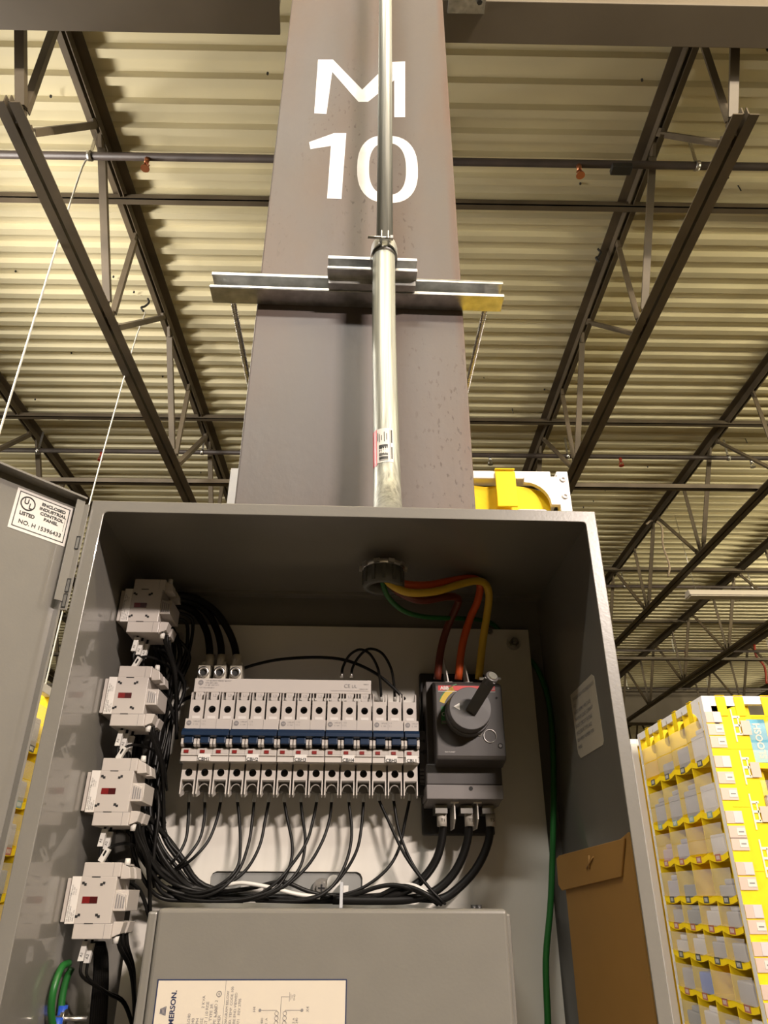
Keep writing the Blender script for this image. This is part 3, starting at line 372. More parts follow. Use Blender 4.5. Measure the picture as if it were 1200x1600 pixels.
# ------------------------------------------------------------------ column (frame P)
t=thing('steel_column','wide dark steel column with stencilled M 10 behind the cabinet','column',(-.005,1.06,-1.5))
b=B(); b.box(-.207,.197,1.06,1.082,-1.48,4.0); obj('front_flange',b,STEEL,t,bevel=.003)
b=B(); b.box(-.012,.002,1.082,1.418,-1.48,4.0); obj('web_plate',b,STEEL,t)
b=B(); b.box(-.207,.197,1.418,1.44,-1.48,4.0); obj('rear_flange',b,STEEL,t,bevel=.003)
b=B(); b.box(-.26,.25,1.0,1.5,-1.5,-1.48); obj('base_plate',b,STEEL,t)
b=B(); b.box(-.1,.1,1.44,1.72,3.45,3.8); obj('girder_bracket',b,GIRD,t)
yf=1.0595
b=B(); b.prism([(-.1252,1.839),(-.0887,1.8417),(-.0134,1.7233),(.055,1.8416),(.092,1.8471),(.0895,1.6235),(.0638,1.6218),(.0644,1.7676),(.0012,1.6764),(-.0217,1.6749),(-.0885,1.7908),(-.0959,1.6233),(-.1244,1.6238)],'y',yf,yf+.0006); obj('painted_letter',b,STENCIL,t)
b=B(); b.prism([(-.1268,1.4932),(-.131,1.5178),(-.0754,1.5535),(-.0474,1.5553),(-.0517,1.3306),(-.0828,1.3309),(-.081,1.5073)],'y',yf,yf+.0006); obj('painted_digit',b,STENCIL,t)
b=B(); N=40; vs=[]
for i in range(N):
    a=2*math.pi*i/N; sg=lambda v,p:math.copysign(abs(v)**p,v)
    c,s=sg(math.cos(a),.8),sg(math.sin(a),.8)
    vs+=[(.048+.068*c,yf,1.438+.1145*s),(.048+.0415*c,yf,1.438+.088*s)]
fs=[(2*i,2*((i+1)%N),2*((i+1)%N)+1,2*i+1) for i in range(N)]; b.add(vs,fs); obj('painted_digit',b,STENCIL,t)

# strut channels clamped round the column
def channel(b,x0,x1,yf,yb,z0,z1,m=0):
    """C channel with inturned lips, open towards -Y"""
    T=.0026
    b.box(x0,x1,yf,yb,z0,z0+T,m); b.box(x0,x1,yf,yb,z1-T,z1,m); b.box(x0,x1,yb-T,yb,z0+T,z1-T,m)
    for za,zb in((z0+T,z0+.0075),(z1-.0075,z1-T)): b.box(x0,x1,yf,yf+T,za,zb,m)
def outer(zc): return zc-.0205,zc+.0205
S=thing('strut_channel','long galvanised strut channel clamped across the column with threaded rods','strut',(-.012,1.04,1.0195))
b=B(); channel(b,-.292,.2715,1.019,1.0595,1.0195,1.0605); obj('front_channel',b,GALV,S,bevel=.0006)
b=B(); channel(b,-.268,.255,1.441,1.482,1.0195,1.0605); obj('rear_channel',b,GALV,S)
for x in(-.256,.243):
    b=B(); b.cyl((x,1.040,1.034),(x,1.50,1.034),.0048,n=10)
    for k in range(60): yk=1.065+k*.0062; b.ring((x,yk,1.034),(x,yk+.0025,1.034),.0055,.0045,n=10)
    obj('threaded_rod',b,ZINC,S)
    b=B(); b.cyl((x,1.484,1.034),(x,1.492,1.034),.010,n=6,smooth=False); obj('nut',b,ZINC,S)
t2=thing('short_strut_channel','short galvanised strut channel mounted in front of the long one','strut',(.016,.99,1.02))
b=B(); channel(b,-.068,.1005,.978,1.0185,1.0355,1.0700); obj('channel',b,GALV,t2,bevel=.0006)
b=B(); b.box(-.066,.0985,1.001,1.018,1.0225,1.0355); obj('saddle_plate',b,GALV,t2)
# ------------------------------------------------------------------ conduit
t=thing('conduit','galvanised steel conduit rising from the cabinet top up the column','conduit',(.03,.765,.345))
low=smooth([(.030,.765,.352),(.0315,.775,.385),(.037,.83,.43),(.0415,.895,.475),(.0422,.933,.53),(.0418,.948,.60),(.0405,.955,.70),(.038,.957,.82),(.0368,.957,.95),(.0366,.957,1.062)],5)
b=B(); b.tube(low,.0208,20); obj('lower_tube',b,CONDUIT,t)
b=B(); b.cyl((.038,.957,1.055),(.038,.957,3.9),.0156,n=20); obj('upper_tube',b,CONDUIT,t)
b=B(); b.ring((.0375,.957,1.045),(.0375,.957,1.066),.0222,.0155,n=20); obj('coupling',b,GALV,t)
b=B(); b.ring((.030,.765,.350),(.030,.765,.372),.029,.019,n=12); obj('connector',b,ZINC,t)
# printed sticker wrapped on the tube
b=B(); rs=.0214; C0=(.0385,.957)
def arc(a0,a1,z0,z1,m,k=8,r=rs,lean=0):
    vs=[]
    for i in range(k+1):
        a=a0+(a1-a0)*i/k
        for z in(z0,z1):
            cx=.0405+(.7-z)*.013+lean; vs.append((cx+r*math.sin(a),.955-(.70-z)*.072-(.01*max(0,(.6-z)/.02))*.1-r*math.cos(a),z))
    b.add(vs,[(2*i,2*i+2,2*i+3,2*i+1) for i in range(k)],m,True)
arc(-1.45,-.80,.577,.646,1); arc(-.80,.45,.580,.6455,0)
for (a0,a1,z0,z1) in((.28,.38,.586,.609),(.28,.38,.617,.642)): arc(a0,a1,z0,z1,2,3,rs+.0006)
arc(.20,.22,.584,.643,2,2,rs+.0006)
for i in range(9): arc(-.60,.05,.583+i*.0024,.5838+i*.0024+(.0011 if i%3 else .0),2,4,rs+.0006)
arc(-.60,.05,.6055,.6135,2,4,rs+.0006)
for i,a in enumerate((-.72,-.58,-.42,-.22,-.05)): arc(a,a+.05,.622-(i%2)*.003,.638-(i%3)*.003,2,2,rs+.0006)
obj('sticker',b,[PAPER,mat('sticker_red',(.6,.02,.03),.4),INK],t,label='white and red printed sticker')
# strap that holds the conduit to the short strut
t=thing('pipe_strap','two-piece conduit strap with bolt on the short strut channel','clamp',(.037,.957,1.05))
b=B()
for s in(-1,1):
    pts=[(.037+s*.008,.930,1.062),(.037+s*.0175,.938,1.060),(.037+s*.0235,.953,1.056),(.037+s*.0235,.975,1.052),(.037+s*.020,1.0,1.05)]
    p=smooth(pts,3)
    for i in range(len(p)-1):
        A,C=p[i],p[i+1]; d=(C-A); q=Vector((0,0,1)); e=d.normalized().cross(q)
        b.obox((A+C)/2,d*.55,e*.0009,q*.010)
obj('band',b,GALV,t)
for s in(-1,1):
    b=B(); b.box(.037+s*.006-.001,.037+s*.006+.001,.916,.937,1.052,1.072); obj('ear',b,GALV,t,bevel=.0005)
b=B(); b.cyl((.006,.925,1.062),(.052,.925,1.062),.0028,n=8); b.cyl((.047,.925,1.062),(.052,.925,1.062),.0055,n=6,smooth=False); obj('bolt',b,ZINC,t)

# ------------------------------------------------------------------ cabinet
X0,X1,YF,YB,ZT,ZB=-.2665,.2425,.645,.900,.350,-.412
E_=thing('electrical_cabinet','open grey steel control cabinet mounted in front of the column','cabinet',(-.012,.90,ZB))
b=B(); T=.0019
b.box(X0,X1,YF,YB,ZT-T,ZT); b.box(X0,X1,YF,YB,ZB,ZB+T); b.box(X0,X0+T,YF,YB,ZB+T,ZT-T); b.box(X1-T,X1,YF,YB,ZB+T,ZT-T); b.box(X0+T,X1-T,YB-T,YB,ZB+T,ZT-T)
b.box(X0+T,X1-T,YB-.028,YB-.020,ZT-.0065,ZT-T)
obj('cabinet_body',b,PAINT,E_)
b=B(); XI0,XI1,ZI1,ZI0=-.2528,.2312,.3375,-.398
R_=.004
def frame_ring(b,y0,y1):
    out=[(X0,ZB),(X1,ZB),(X1,ZT),(X0,ZT)]
    inn=[]
    for cx,cz,a in((XI0+R_,ZI0+R_,180),(XI1-R_,ZI0+R_,270),(XI1-R_,ZI1-R_,0),(XI0+R_,ZI1-R_,90)):
        inn.append([(cx+R_*math.cos(math.radians(a+k*30)),cz+R_*math.sin(math.radians(a+k*30))) for k in range(4)])
    for y in (y0,y1):
        for i in range(4):
            o0=out[i]; o1=out[(i+1)%4]; A=inn[i]; nx=inn[(i+1)%4][0]
            vs=[(o0[0],y,o0[1])]+[(p[0],y,p[1]) for p in A]; b.add(vs,[(0,k,k+1) for k in range(1,4)])
            b.add([(o0[0],y,o0[1]),(o1[0],y,o1[1]),(nx[0],y,nx[1]),(A[3][0],y,A[3][1])],[(0,1,2,3)])
    flat=[p for A in inn for p in A]; m=len(flat)
    b.add([(p[0],y0,p[1]) for p in flat]+[(p[0],y1,p[1]) for p in flat],[(i,(i+1)%m,(i+1)%m+m,i+m) for i in range(m)])
    b.add([(p[0],y0,p[1]) for p in out]+[(p[0],y1,p[1]) for p in out],[(i,(i+1)%4,(i+1)%4+4,i+4) for i in range(4)])
frame_ring(b,YF-.0015,YF+.0005); obj('front_lip',b,PAINT,E_,bevel=.0008)
b=B()   # subpanel with a rounded slot, in pieces round the opening
SP=(-.2325,.222,-.385,.305); s0,s1,sz0,sz1=-.152,.013,.002,.0245
for (a,c,d,e) in((SP[0],s0,SP[2],SP[3]),(s1,SP[1],SP[2],SP[3]),(s0,s1,SP[2],sz0),(s0,s1,sz1,SP[3])): b.box(a,c,.885,.8875,d,e)
for cx,sx in((s0,1),(s1,-1)): b.prism([(cx,sz1),(cx+sx*.006,sz1),(cx+sx*.002,sz1-.002),(cx,sz1-.006)],'y',.885,.8875)
sub=obj('subpanel',b,PANEL,E_)
b=B(); b.box(-.152,.013,.8880,.8890,-.02,.04); obj('slot_backing',b,mat('slot_grey',(.23,.23,.22),.5),E_)
def bolt(x,z,par,y=.885,r=.0075,name='bolt'):
    b=B(); b.cyl((x,y,z),(x,y-.0015,z),r*1.25,n=20,m=0); b.cyl((x,y-.0015,z),(x,y-.008,z),r*.78,n=6,smooth=False,m=1); b.cyl((x,y-.008,z),(x,y-.014,z),r*.42,n=10,m=1)
    return obj(name,b,[ZINC,mat('dark_zinc',(.28,.27,.25),.4,1)],par)
bolt(.2015,.2865,E_); bolt(-.2255,.2865,E_)
b=B(); b.cyl((-.031,.885,.0085),(-.031,.8825,.0085),.0098,n=20); b.cyl((-.031,.8825,.0085),(-.031,.879,.0085),.0058,n=14); b.box(-.0345,-.0275,.8783,.879,.0077,.0093,1); b.box(-.0318,-.0302,.8783,.879,.005,.012,1); obj('round_screw',b,[ZINC,HOLE],E_)
b=B(); b.box(-.026,-.002,.8795,.8848,.004,.011); b.cyl((-.018,.8848,.014),(-.018,.880,.014),.0075,n=14); obj('tie_mount',b,TAPE,E_)
b=B(); b.box(-.0105,-.0075,.83,.8845,-.0095,.0135); obj('cable_tie',b,mat('grey_tie',(.45,.46,.48),.4),E_)
b=B(); b.cyl((-.117,.879,.010),(-.093,.879,.008),.0042,n=10,m=0); b.cyl((-.093,.879,.008),(-.085,.879,.0075),.0028,n=8,m=1); obj('splice_connector',b,[TAPE,ZINC],E_)
bb=bolt(.172,.302,E_,y=.893,r=.006,name='ground_stud')
# bushing under the roof of the cabinet, where the conduit enters
b=B(); b.ring((.0300,.765,.3365),(.0300,.765,.332),.0255,.018,n=24)
for k in range(10):
    a=k*.628; b.obox((.030+.0262*math.cos(a),.765+.0262*math.sin(a),.334),Vector((math.cos(a),math.sin(a),0))*.0016,Vector((-math.sin(a),math.cos(a),0))*.0035,(0,0,.0022))
obj('locknut',b,ZINC,E_)
b=B(); b.ring((.0300,.765,.332),(.0300,.765,.3105),.0232,.0165,n=24)
for k in range(12):
    a=k*.5236; b.obox((.030+.0235*math.cos(a),.765+.0235*math.sin(a),.322),Vector((math.cos(a),math.sin(a),0))*.0008,Vector((-math.sin(a),math.cos(a),0))*.0018,(0,0,.009))
obj('bushing',b,PVCG,E_)
# door: opened 132 degrees, hinged on the left edge
d=Vector((math.cos(math.radians(132)),-math.sin(math.radians(132)),0)); nn=Vector((-d.y,d.x,0))*-1
nn=Vector((.743,-.669,0)); H0=Vector((-.279,.6455,0)); Zv=Vector((0,0,1))
def dbox(b,u0,u1,n0,n1,z0,z1,m=0):
    c=H0+d*((u0+u1)/2)+nn*((n0+n1)/2)+Zv*((z0+z1)/2); b.obox(c,d*((u1-u0)/2),nn*((n1-n0)/2),Zv*((z1-z0)/2),m)
b=B(); dbox(b,0,.505,-.002,0,-.41,.349); dbox(b,0,.505,0,.014,.347,.349); dbox(b,0,.505,0,.014,-.41,-.408); dbox(b,0,.002,0,.010,-.408,.347); dbox(b,.503,.505,0,.014,-.408,.347)
door=obj('door',b,PAINT,E_,bevel=.0008)
b=B(); dbox(b,.0,.0085,.0102,.0112,.240,.345); b.box(-.2725,-.2665,.638,.6405,.232,.342); obj('hinge_leaf',b,PAINT,door)
for zc in (.247,.262,.268):
    pass
for zc in(.300,.256,.241):
    b=B()
    for (u0,u1,z0,z1) in((-.0018,.0018,.006,.0068),(-.0018,.0018,-.0068,-.006),(-.0018,-.0012,-.0068,.0068),(.0012,.0018,-.0068,.0068)):
        b.box(-.2695+u0,-.2695+u1,.6372,.6380,zc+z0,zc+z1,0)
    b.box(-.2707,-.2683,.6376,.6380,zc-.006,zc+.006,1)
    obj('hinge_knuckle',b,[HOLE,ZINC],door)
b=B(); b.cyl((-.2700,.6435,.232),(-.2700,.6435,.340),.0016,n=8); obj('hinge_pin',b,ZINC,door)
# certification sticker on the door
b=B(); dbox(b,.0055,.0610,.0002,.0004,.2970,.3385,0)
def dtext(txt,size,u,z,al='CENTER',sx=1.0,bold=0,slope=0,m=1): b.text(txt,size,H0+d*(u-.0022)+nn*.0007+Zv*(z-.0005),-d,Zv,m,al,sx,bold)
for (u0,u1,z0,z1) in((.0080,.0583,.3353,.3361),(.0080,.0583,.2999,.3007),(.0080,.0088,.2999,.3361),(.0575,.0583,.2999,.3361)): dbox(b,u0,u1,.0004,.0006,z0,z1,1)
c0=H0+d*.0486+nn*.0005+Zv*.3260; b.ring(c0,c0+nn*.0002,.0072,.0060,n=28,m=1)
b.text('U',.0075,c0+nn*.0003+d*.0016-Zv*.0008,-d,Zv,1,'CENTER',.9,.0002); b.text('L',.0075,c0+nn*.0003-d*.0028-Zv*.0045,-d,Zv,1,'CENTER',.9,.0002)
dtext('LISTED',.0050,.0492,.3138,sx=.95,bold=.00018)
for i,s in enumerate(('ENCLOSED','INDUSTRIAL','CONTROL','PANEL')): dtext(s,.0043,.0262,.3300-i*.0048,sx=1.12,bold=.00018)
dtext('NO. H 15396433',.0058,.0345,.3050,sx=1.02,bold=.0001)
dbox(b,.0108,.0110,.0004,.0006,.311,.325,1)
obj('certification_sticker',b,[PAPER,INK],door,label='white sticker with a circled UL mark, LISTED, ENCLOSED INDUSTRIAL CONTROL PANEL, NO. H 15396433')
# sticker on the right inner wall
b=B(); xs=X1-T-.0003
b.prism([(.706,.1330),(.7095,.1300),(.785,.1300),(.793,.136),(.796,.199),(.716,.2005),(.709,.1965)],'x',xs,xs+.0002,0)
for i in range(8):
    L=(.052,.020,.058,.060,.056,.054,.06,.022)[i]
    b.text(('DANGER HIGH VOLTAGE INSIDE','NO.','RATED SUPPLY VOLTAGE','MAXIMUM LOAD CURRENT','SHORT CIRCUIT RATING','ENCLOSURE TYPE AND','DRAWING NUMBER FOR','PANEL')[i],.0052,(xs-.0002,.789,.190-i*.0072),(0,-1,0),(0,0,1),1,'LEFT',1.0)
obj('wall_sticker',b,[mat('dull_paper',(.50,.45,.36),.6),GREYINK],E_,label='off-white rounded warning sticker on the right inner wall')
# mounting straps behind the cabinet
for z in(.30,-.36):
    b=B(); channel(b,-.24,.22,.9005,.942,z-.02,z+.02)
    obj('mounting_channel',b,GALV,label='horizontal mounting channel behind the cabinet %s'%('top' if z>0 else 'bottom'),cat='strut')
    for x in(-.15,.15):
        b=B(); b.box(x-.02,x+.02,.942,1.0597,z-.02,z+.02); obj('standoff_block',b,GALV,label='steel standoff between cabinet %s %s and column'%('top' if z>0 else 'bottom','left' if x<0 else 'right'),cat='bracket')
# manila envelope leaning on the right wall
t=thing('manila_envelope','brown manila envelope with folded flap standing against the right inner wall','envelope',(.23,.76,-.38))
def env(p,dx=0): # p=(Y,Z) on the leaning plane
    y,z=p; return (.2375-(y-.68)*.085+dx,y,z)
def envp(b,poly,d0,d1,m=0):
    n=len(poly); vs=[env(p,d0) for p in poly]+[env(p,d1) for p in poly]
    b.add(vs,[tuple(range(n)),tuple(range(2*n-1,n-1,-1))]+[(i,i+n,(i+1)%n+n,(i+1)%n) for i in range(n)],m)
b=B(); envp(b,[(.667,.05),(.668,-.40),(.842,-.40),(.836,.01)],-.001,.0015); obj('body',b,MANILA,t,bevel=.0005)
b=B(); envp(b,[(.672,.0455),(.690,.0160),(.842,.0065),(.851,.012),(.849,.037),(.840,.0395)],-.0032,-.0014); obj('flap',b,MANILA,t,bevel=.0005)
b=B(); b.tube([env((.745,.034),-.0036),env((.752,.030),-.0042),env((.765,.025),-.0036)],.0008,6); b.tube([env((.755,.036),-.0036),env((.757,.024),-.0040)],.0008,6); obj('clasp',b,mat('brass_clasp',(.46,.26,.09),.5,.3),t)

# ------------------------------------------------------------------ DIN rail and circuit breakers
b=B(); b.box(-.2005,.092,.8790,.8800,.1345,.1415); b.box(-.2005,.092,.8790,.8800,.1625,.1695); b.box(-.2005,.092,.8840,.8850,.141,.163)
b.box(-.2005,.092,.879,.885,.1410,.142); b.box(-.2005,.092,.879,.885,.162,.163)
obj('mounting_rail',b,GALV,label='horizontal steel mounting rail behind the row of breakers',cat='rail')
PW=.01724; XB=-.1862
def breaker(i0,n,code,label):
    x0=XB+i0*PW; x1=x0+n*PW
    t=thing('circuit_breaker',label,'circuit breaker',((x0+x1)/2,.878,.13),group='row of breakers on the rail' if n==3 else None)
    b=B(); g=.0004
    # nose with steps
    b.box(x0+g,x1-g,.8185,.845,.1285,.1420); b.box(x0+g,x1-g,.8170,.845,.1345,.1420); b.box(x0+g,x1-g,.8180,.845,.1620,.1735)
    b.box(x0+g,x1-g,.828,.845,.1420,.1620)
    b.box(x0+g,x1-g,.845,.8788,.112,.196)
    obj('housing',b,WHITE,t,bevel=.0004)
    for k in range(n):
        a=x0+k*PW; c=a+PW/2; L=a+.0006; R=a+PW-.0014
        b=B()   # lower terminal
        b.holeface(L,R,.1118,.1285,.832,c-.0004,.1190,.0040,.012,0,1)
        b.box(L,L+.0008,.8322,.875,.1118,.1285); b.box(R-.0008,R,.8322,.875,.1118,.1285); b.box(L,R,.846,.875,.1118,.1285)
        FN=[(.832,.1118),(.832,.0970),(.836,.0945),(.875,.1050),(.875,.1118)]
        b.prism(FN,'x',L,L+.0012); b.prism(FN,'x',R-.0012,R)
        b.box(L+.0012,R-.0012,.833,.846,.1108,.1120,3); b.box(L+.0012,R-.0012,.8500,.8515,.1010,.1118,4)  # darker greys put the shade under the shoulder and in the recess into colour
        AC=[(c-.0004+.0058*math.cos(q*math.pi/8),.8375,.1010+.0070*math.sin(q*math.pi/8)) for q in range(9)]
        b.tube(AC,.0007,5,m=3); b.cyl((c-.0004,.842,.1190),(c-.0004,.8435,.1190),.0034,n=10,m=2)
        obj('lower_terminal',b,[WHITE,HOLE,mat('screw_dark',(.12,.11,.10),.4,1),mat('shade_grey',(.30,.28,.25),.5),mat('recess_shade_grey',(.13,.12,.10),.6)],t)
        b=B()   # upper terminal
        b.holeface(L,R,.1735,.1975,.832,c-.0002,.1870,.0040,.012,0,1)
        b.box(L,L+.0008,.8322,.875,.1735,.1975); b.box(R-.0008,R,.8322,.875,.1735,.1975); b.box(L,R,.846,.875,.1735,.1975)
        b.prism([(.832,.1975),(.832,.2055),(.840,.2085),(.875,.2000),(.875,.1975)],'x',L,L+.0011); b.prism([(.832,.1975),(.832,.2055),(.840,.2085),(.875,.2000),(.875,.1975)],'x',R-.0011,R)
        b.box(L+.0011,R-.0011,.8345,.845,.1968,.1978,3)
        b.cyl((c-.0002,.842,.1870),(c-.0002,.8435,.1870),.0034,n=10,m=2)
        b.box(c-.0045,c+.0042,.8316,.832,.1765,.1795,4)
        obj('upper_terminal',b,[WHITE,HOLE,mat('screw_dark',(.12,.11,.10),.4,1),HOLE,PAPER],t)
        b=B(); b.box(c-.0052,c+.0052,.8085,.8265,.1455,.1530); obj('toggle',b,BLUE,t,bevel=.0012)
        for s in(-1,1):
            b=B(); b.prism([(.8270,.1422),(.8125,.1428),(.8100,.1450),(.8100,.1500),(.8125,.1525),(.8270,.1530)],'x',c+s*.0068-.0014,c+s*.0068+.0014); obj('toggle_guard',b,WHITE,t,bevel=.0003)
        b=B(); b.box(c-.0050,c-.0001,.8160,.8172,.1368,.1400); obj('status_flag',b,RED,t)
    b=B(); b.prism([(.8270,.1618),(.8100,.1612),(.8055,.1570),(.8055,.1535),(.8100,.1522),(.8270,.1522)],'x',x0+.0006,x1-.0006); obj('tie_bar',b,BLUE,t,bevel=.0003)
    b=B(); c=x0+.0048; b.cyl((c,.8180,.1688),(c,.8177,.1688),.0027,n=18,m=0); b.text('AB',.0026,(c,.8175,.1679),m=1,align='CENTER')
    b.text('1492-SP',.0022,(x0+.0092,.8178,.1697)); b.text('C  10A',.0020,(x0+.0092,.8178,.1668))
    if n>1: b.text('1 3 5' if n==3 else '1 3',.0022,(x0+.0185,.8178,.1700)); b.text('\\ \\ \\' if n==3 else '\\ \\',.0030,(x0+.0185,.8178,.1665))
    for k in range(1,n): b.box(x0+k*PW-.0001,x0+k*PW+.0001,.8177,.8180,.1620,.1733); b.box(x0+k*PW-.0001,x0+k*PW+.0001,.8167,.8172,.1345,.1418)
    b.box(x0+.001,x1-.001,.8168,.8171,.1364,.1365,0)
    obj('printing',b,[GREYINK,WHITE],t)
    b=B(); c=(x0+x1)/2+(0.0036 if n==2 else 0); w=.0066
    b.box(c-w,c+w,.8163,.8171,.1290,.1362,0) ; b.text(code,.0048,(c,.8161,.1291),m=1,align='CENTER',sx=1.05,bold=.00012)
    obj('marker_sticker',b,[PAPER,INK],t,label='white sticker reading '+code)
    return t
for i,(n0,n,code,lab) in enumerate(((0,3,'CBH1','white three-pole breaker marked CBH1 at the left end of the row'),(3,3,'CBH2','white three-pole breaker marked CBH2'),(6,3,'CBH3','white three-pole breaker marked CBH3'),
   (9,3,'CBH4','white three-pole breaker marked CBH4'),(12,2,'CBH5','white two-pole breaker marked CBH5'),(14,1,'CBL1','narrow single-pole breaker marked CBL1 at the right end of the row'))):
    breaker(n0,n,code,lab)
# feeder bar above the first twelve poles
t=thing('feeder_bar','white insulated feeder bar feeding the first twelve breaker poles from above','busbar',(-.08,.85,.2065))
b=B(); b.box(-.1850,.0190,.8370,.8600,.2075,.2235)
for k in range(12):
    c=XB+k*PW+PW/2-.0002; b.prism([(c-.0045,.2076),(c-.0045,.2000),(c-.0035,.1985),(c+.0035,.1985),(c+.0045,.2000),(c+.0045,.2076)],'y',.8372,.8445)
obj('housing',b,WHITE,t,bevel=.0005)
b=B(); y=.8367
b.cyl((-.1778,.8370,.2185),(-.1778,.8367,.2185),.0030,n=18,m=0); b.text('AB',.0028,(-.1778,.8365,.2175),m=1,align='CENTER')
b.text('1492-BUSBAR FEEDER "80mm2"',.0022,(-.1725,y,.2200)); b.text('MAX 690V/100A',.0020,(-.1725,y,.2175)); b.text('UL 489  600Y/347V',.0020,(-.1725,y,.2150)); b.text('CAT 1492-A1B3 SER A',.0018,(-.1790,y,.2120))
b.text('CE',.0062,(-.0125,y,.2145)); b.text('UL',.0050,(-.0035,y,.2145)); b.text('100016',.0020,(.0100,y,.2180)); b.text('MADE IN EU',.0018,(.0055,y,.2125))
for k in range(12): b.text('L%d'%(k%3+1),.0042,(XB+k*PW+PW/2,.8370,.2025),m=0,align='CENTER')
b.box(-.028,.017,.8367,.8369,.2108,.2110,0)
obj('printing',b,[GREYINK,WHITE],t)
for k in range(3):
    c=-.1765+k*.0186
    b=B(); b.box(c-.0078,c+.0060,.8425,.872,.2236,.2405); b.box(c-.0050,c+.0050,.848,.872,.2405,.2465); lug=obj('terminal_lug',b,mat('lug_plastic',(.47,.43,.35),.4),t,bevel=.0006)
    b=B(); b.ring((c-.0010,.8425,.2318),(c-.0010,.8395,.2318),.0066,.0036,n=24); obj('contact_ring',b,ZINC,lug)
    b=B(); b.cyl((c-.0010,.8422,.2318),(c-.0010,.8418,.2318),.0037,n=16); obj('screw_recess',b,HOLE,lug)
# small grey relay block at the right end of the rail
t=thing('terminal_block','small dark grey terminal block at the right end of the breaker row','terminal block',(.083,.875,.10))
b=B(); b.box(.0750,.0845,.850,.8785,.1105,.1690); b.box(.0750,.0845,.858,.8785,.100,.1105); obj('housing',b,DKGREY,t,bevel=.0006)
for z in(.158,.1455):
    b=B(); b.cyl((.0805,.8500,z),(.0805,.8494,z),.0024 if z<.15 else .0017,n=14); b.cyl((.0772,.8500,z),(.0772,.8494,z),.0010,n=10); obj('screw_hole',b,HOLE,t)
for i in range(4):
    b=B(); b.box(.0750,.0860,.8485,.851,.113+i*.004,.1155+i*.004); obj('fin',b,MIDGREY,t)

# ------------------------------------------------------------------ rotary disconnect switch
t=thing('disconnect_switch','large dark grey rotary disconnect switch right of the breakers','switch',(.12,.884,.062))
b=B(); b.box(.0790,.1600,.872,.8848,.0610,.2430); obj('back_plate',b,BLKPL,t,bevel=.002)
b=B(); b.box(.0820,.1640,.8300,.872,.1075,.2215); b.box(.0800,.1625,.8235,.872,.1075,.1290); obj('body',b,DKGREY,t,bevel=.0012)
b=B(); b.box(.0795,.1625,.8215,.872,.0925,.1072); b.prism([(.8215,.0925),(.845,.0880),(.872,.0880),(.872,.0925)],'x',.0805,.1610); obj('terminal_cover',b,MIDGREY,t,bevel=.001)
b=B(); b.cyl((.1275,.8215,.1035),(.1275,.8211,.1035),.0022,n=14); obj('screw_hole',b,HOLE,t)
b=B(); b.prism([(.8300,.2205),(.8085,.2140),(.8020,.2110),(.8000,.2085),(.8000,.1340),(.8020,.1300),(.8235,.1255),(.8300,.1255)],'x',.0895,.1645); obj('front_cover',b,DKGREY,t,bevel=.0015)
y=.7998; LG=mat('label_green',(.02,.16,.05),.5)
b=B(); b.box(.0930,.1570,y,y+.0001,.2035,.2090,0); b.box(.0930,.1570,y-.0001,y+.0001,.2022,.2028,1)
b.text('ABB',.0052,(.0955,y-.0002,.2045),m=1,sx=1.0,bold=.0002); b.text('Tmax',.0030,(.1500,y-.0002,.2050),m=1)
obj('logo_strip',b,[mat('logo_red',(.55,.03,.03),.4),PAPER],t,label='red strip reading ABB in white')
b=B(); b.box(.0955,.1020,y,y+.0001,.1670,.1860,2); b.ring((.0985,y-.0001,.1775),(.0985,y-.0002,.1775),.0022,.0016,n=16,m=1); b.box(.0960,.1015,y-.0002,y,.1675,.1705,3)
obj('off_mark',b,[LG,PAPER,LG,MIDGREY],t,label='green patch with a white O')
b=B(); vs=[]
for i in range(9):
    a=math.radians(118+i*5.2)
    for r in(.0262,.0318): vs.append((.1240+r*math.cos(a),y,.1800+r*math.sin(a)))
b.add(vs,[(2*i,2*i+2,2*i+3,2*i+1) for i in range(8)],0)
vs=[]
for i in range(9):
    a=math.radians(108+i*6)
    for r in(.0318,.0330): vs.append((.1240+r*math.cos(a),y,.1800+r*math.sin(a)))
b.add(vs,[(2*i,2*i+2,2*i+3,2*i+1) for i in range(8)],1)
obj('arc_mark',b,[mat('label_yellow',(.6,.42,.03),.5),LG],t,label='yellow arc mark')
b=B(); b.text('PUSH TO RESET',.0016,(.0980,y,.1370),m=0); obj('small_print',b,PAPER,t)
b=B(); b.ring((.1478,.8000,.1545),(.1478,.7990,.1545),.0072,.0064,n=28); obj('seal_ring',b,ZINC,t)
b=B(); b.ring((.1365,.8000,.1565),(.1365,.7990,.1565),.0022,.0013,n=16); obj('test_button',b,ZINC,t)
b=B(); b.ring((.1585,.8000,.1445),(.1585,.7992,.1445),.0026,.0019,n=16,m=0); b.cyl((.1585,.8,.1445),(.1585,.7996,.1445),.0018,n=12,m=1); obj('cover_screw',b,[HOLE,MIDGREY],t)
b=B(); b.cyl((.1580,.8000,.1960),(.1580,.7994,.1960),.0013,n=10); obj('screw_hole',b,HOLE,t)
kc=(.1240,.1785)
b=B(); b.cyl((kc[0],.8000,kc[1]-.001),(kc[0],.7880,kc[1]-.0008),.0250,.0243,n=40); b.cyl((kc[0],.7880,kc[1]),(kc[0],.7740,kc[1]),.0238,.0225,n=40)
kn=obj('rotary_knob',b,mat('knob_grey',(.085,.08,.08),.5),t,bevel=.0006)
b=B(); b.prism([(.1060,.1800),(.1125,.1838),(.1125,.1762)],'y',.7737,.7740); obj('pointer_mark',b,PAPER,kn)
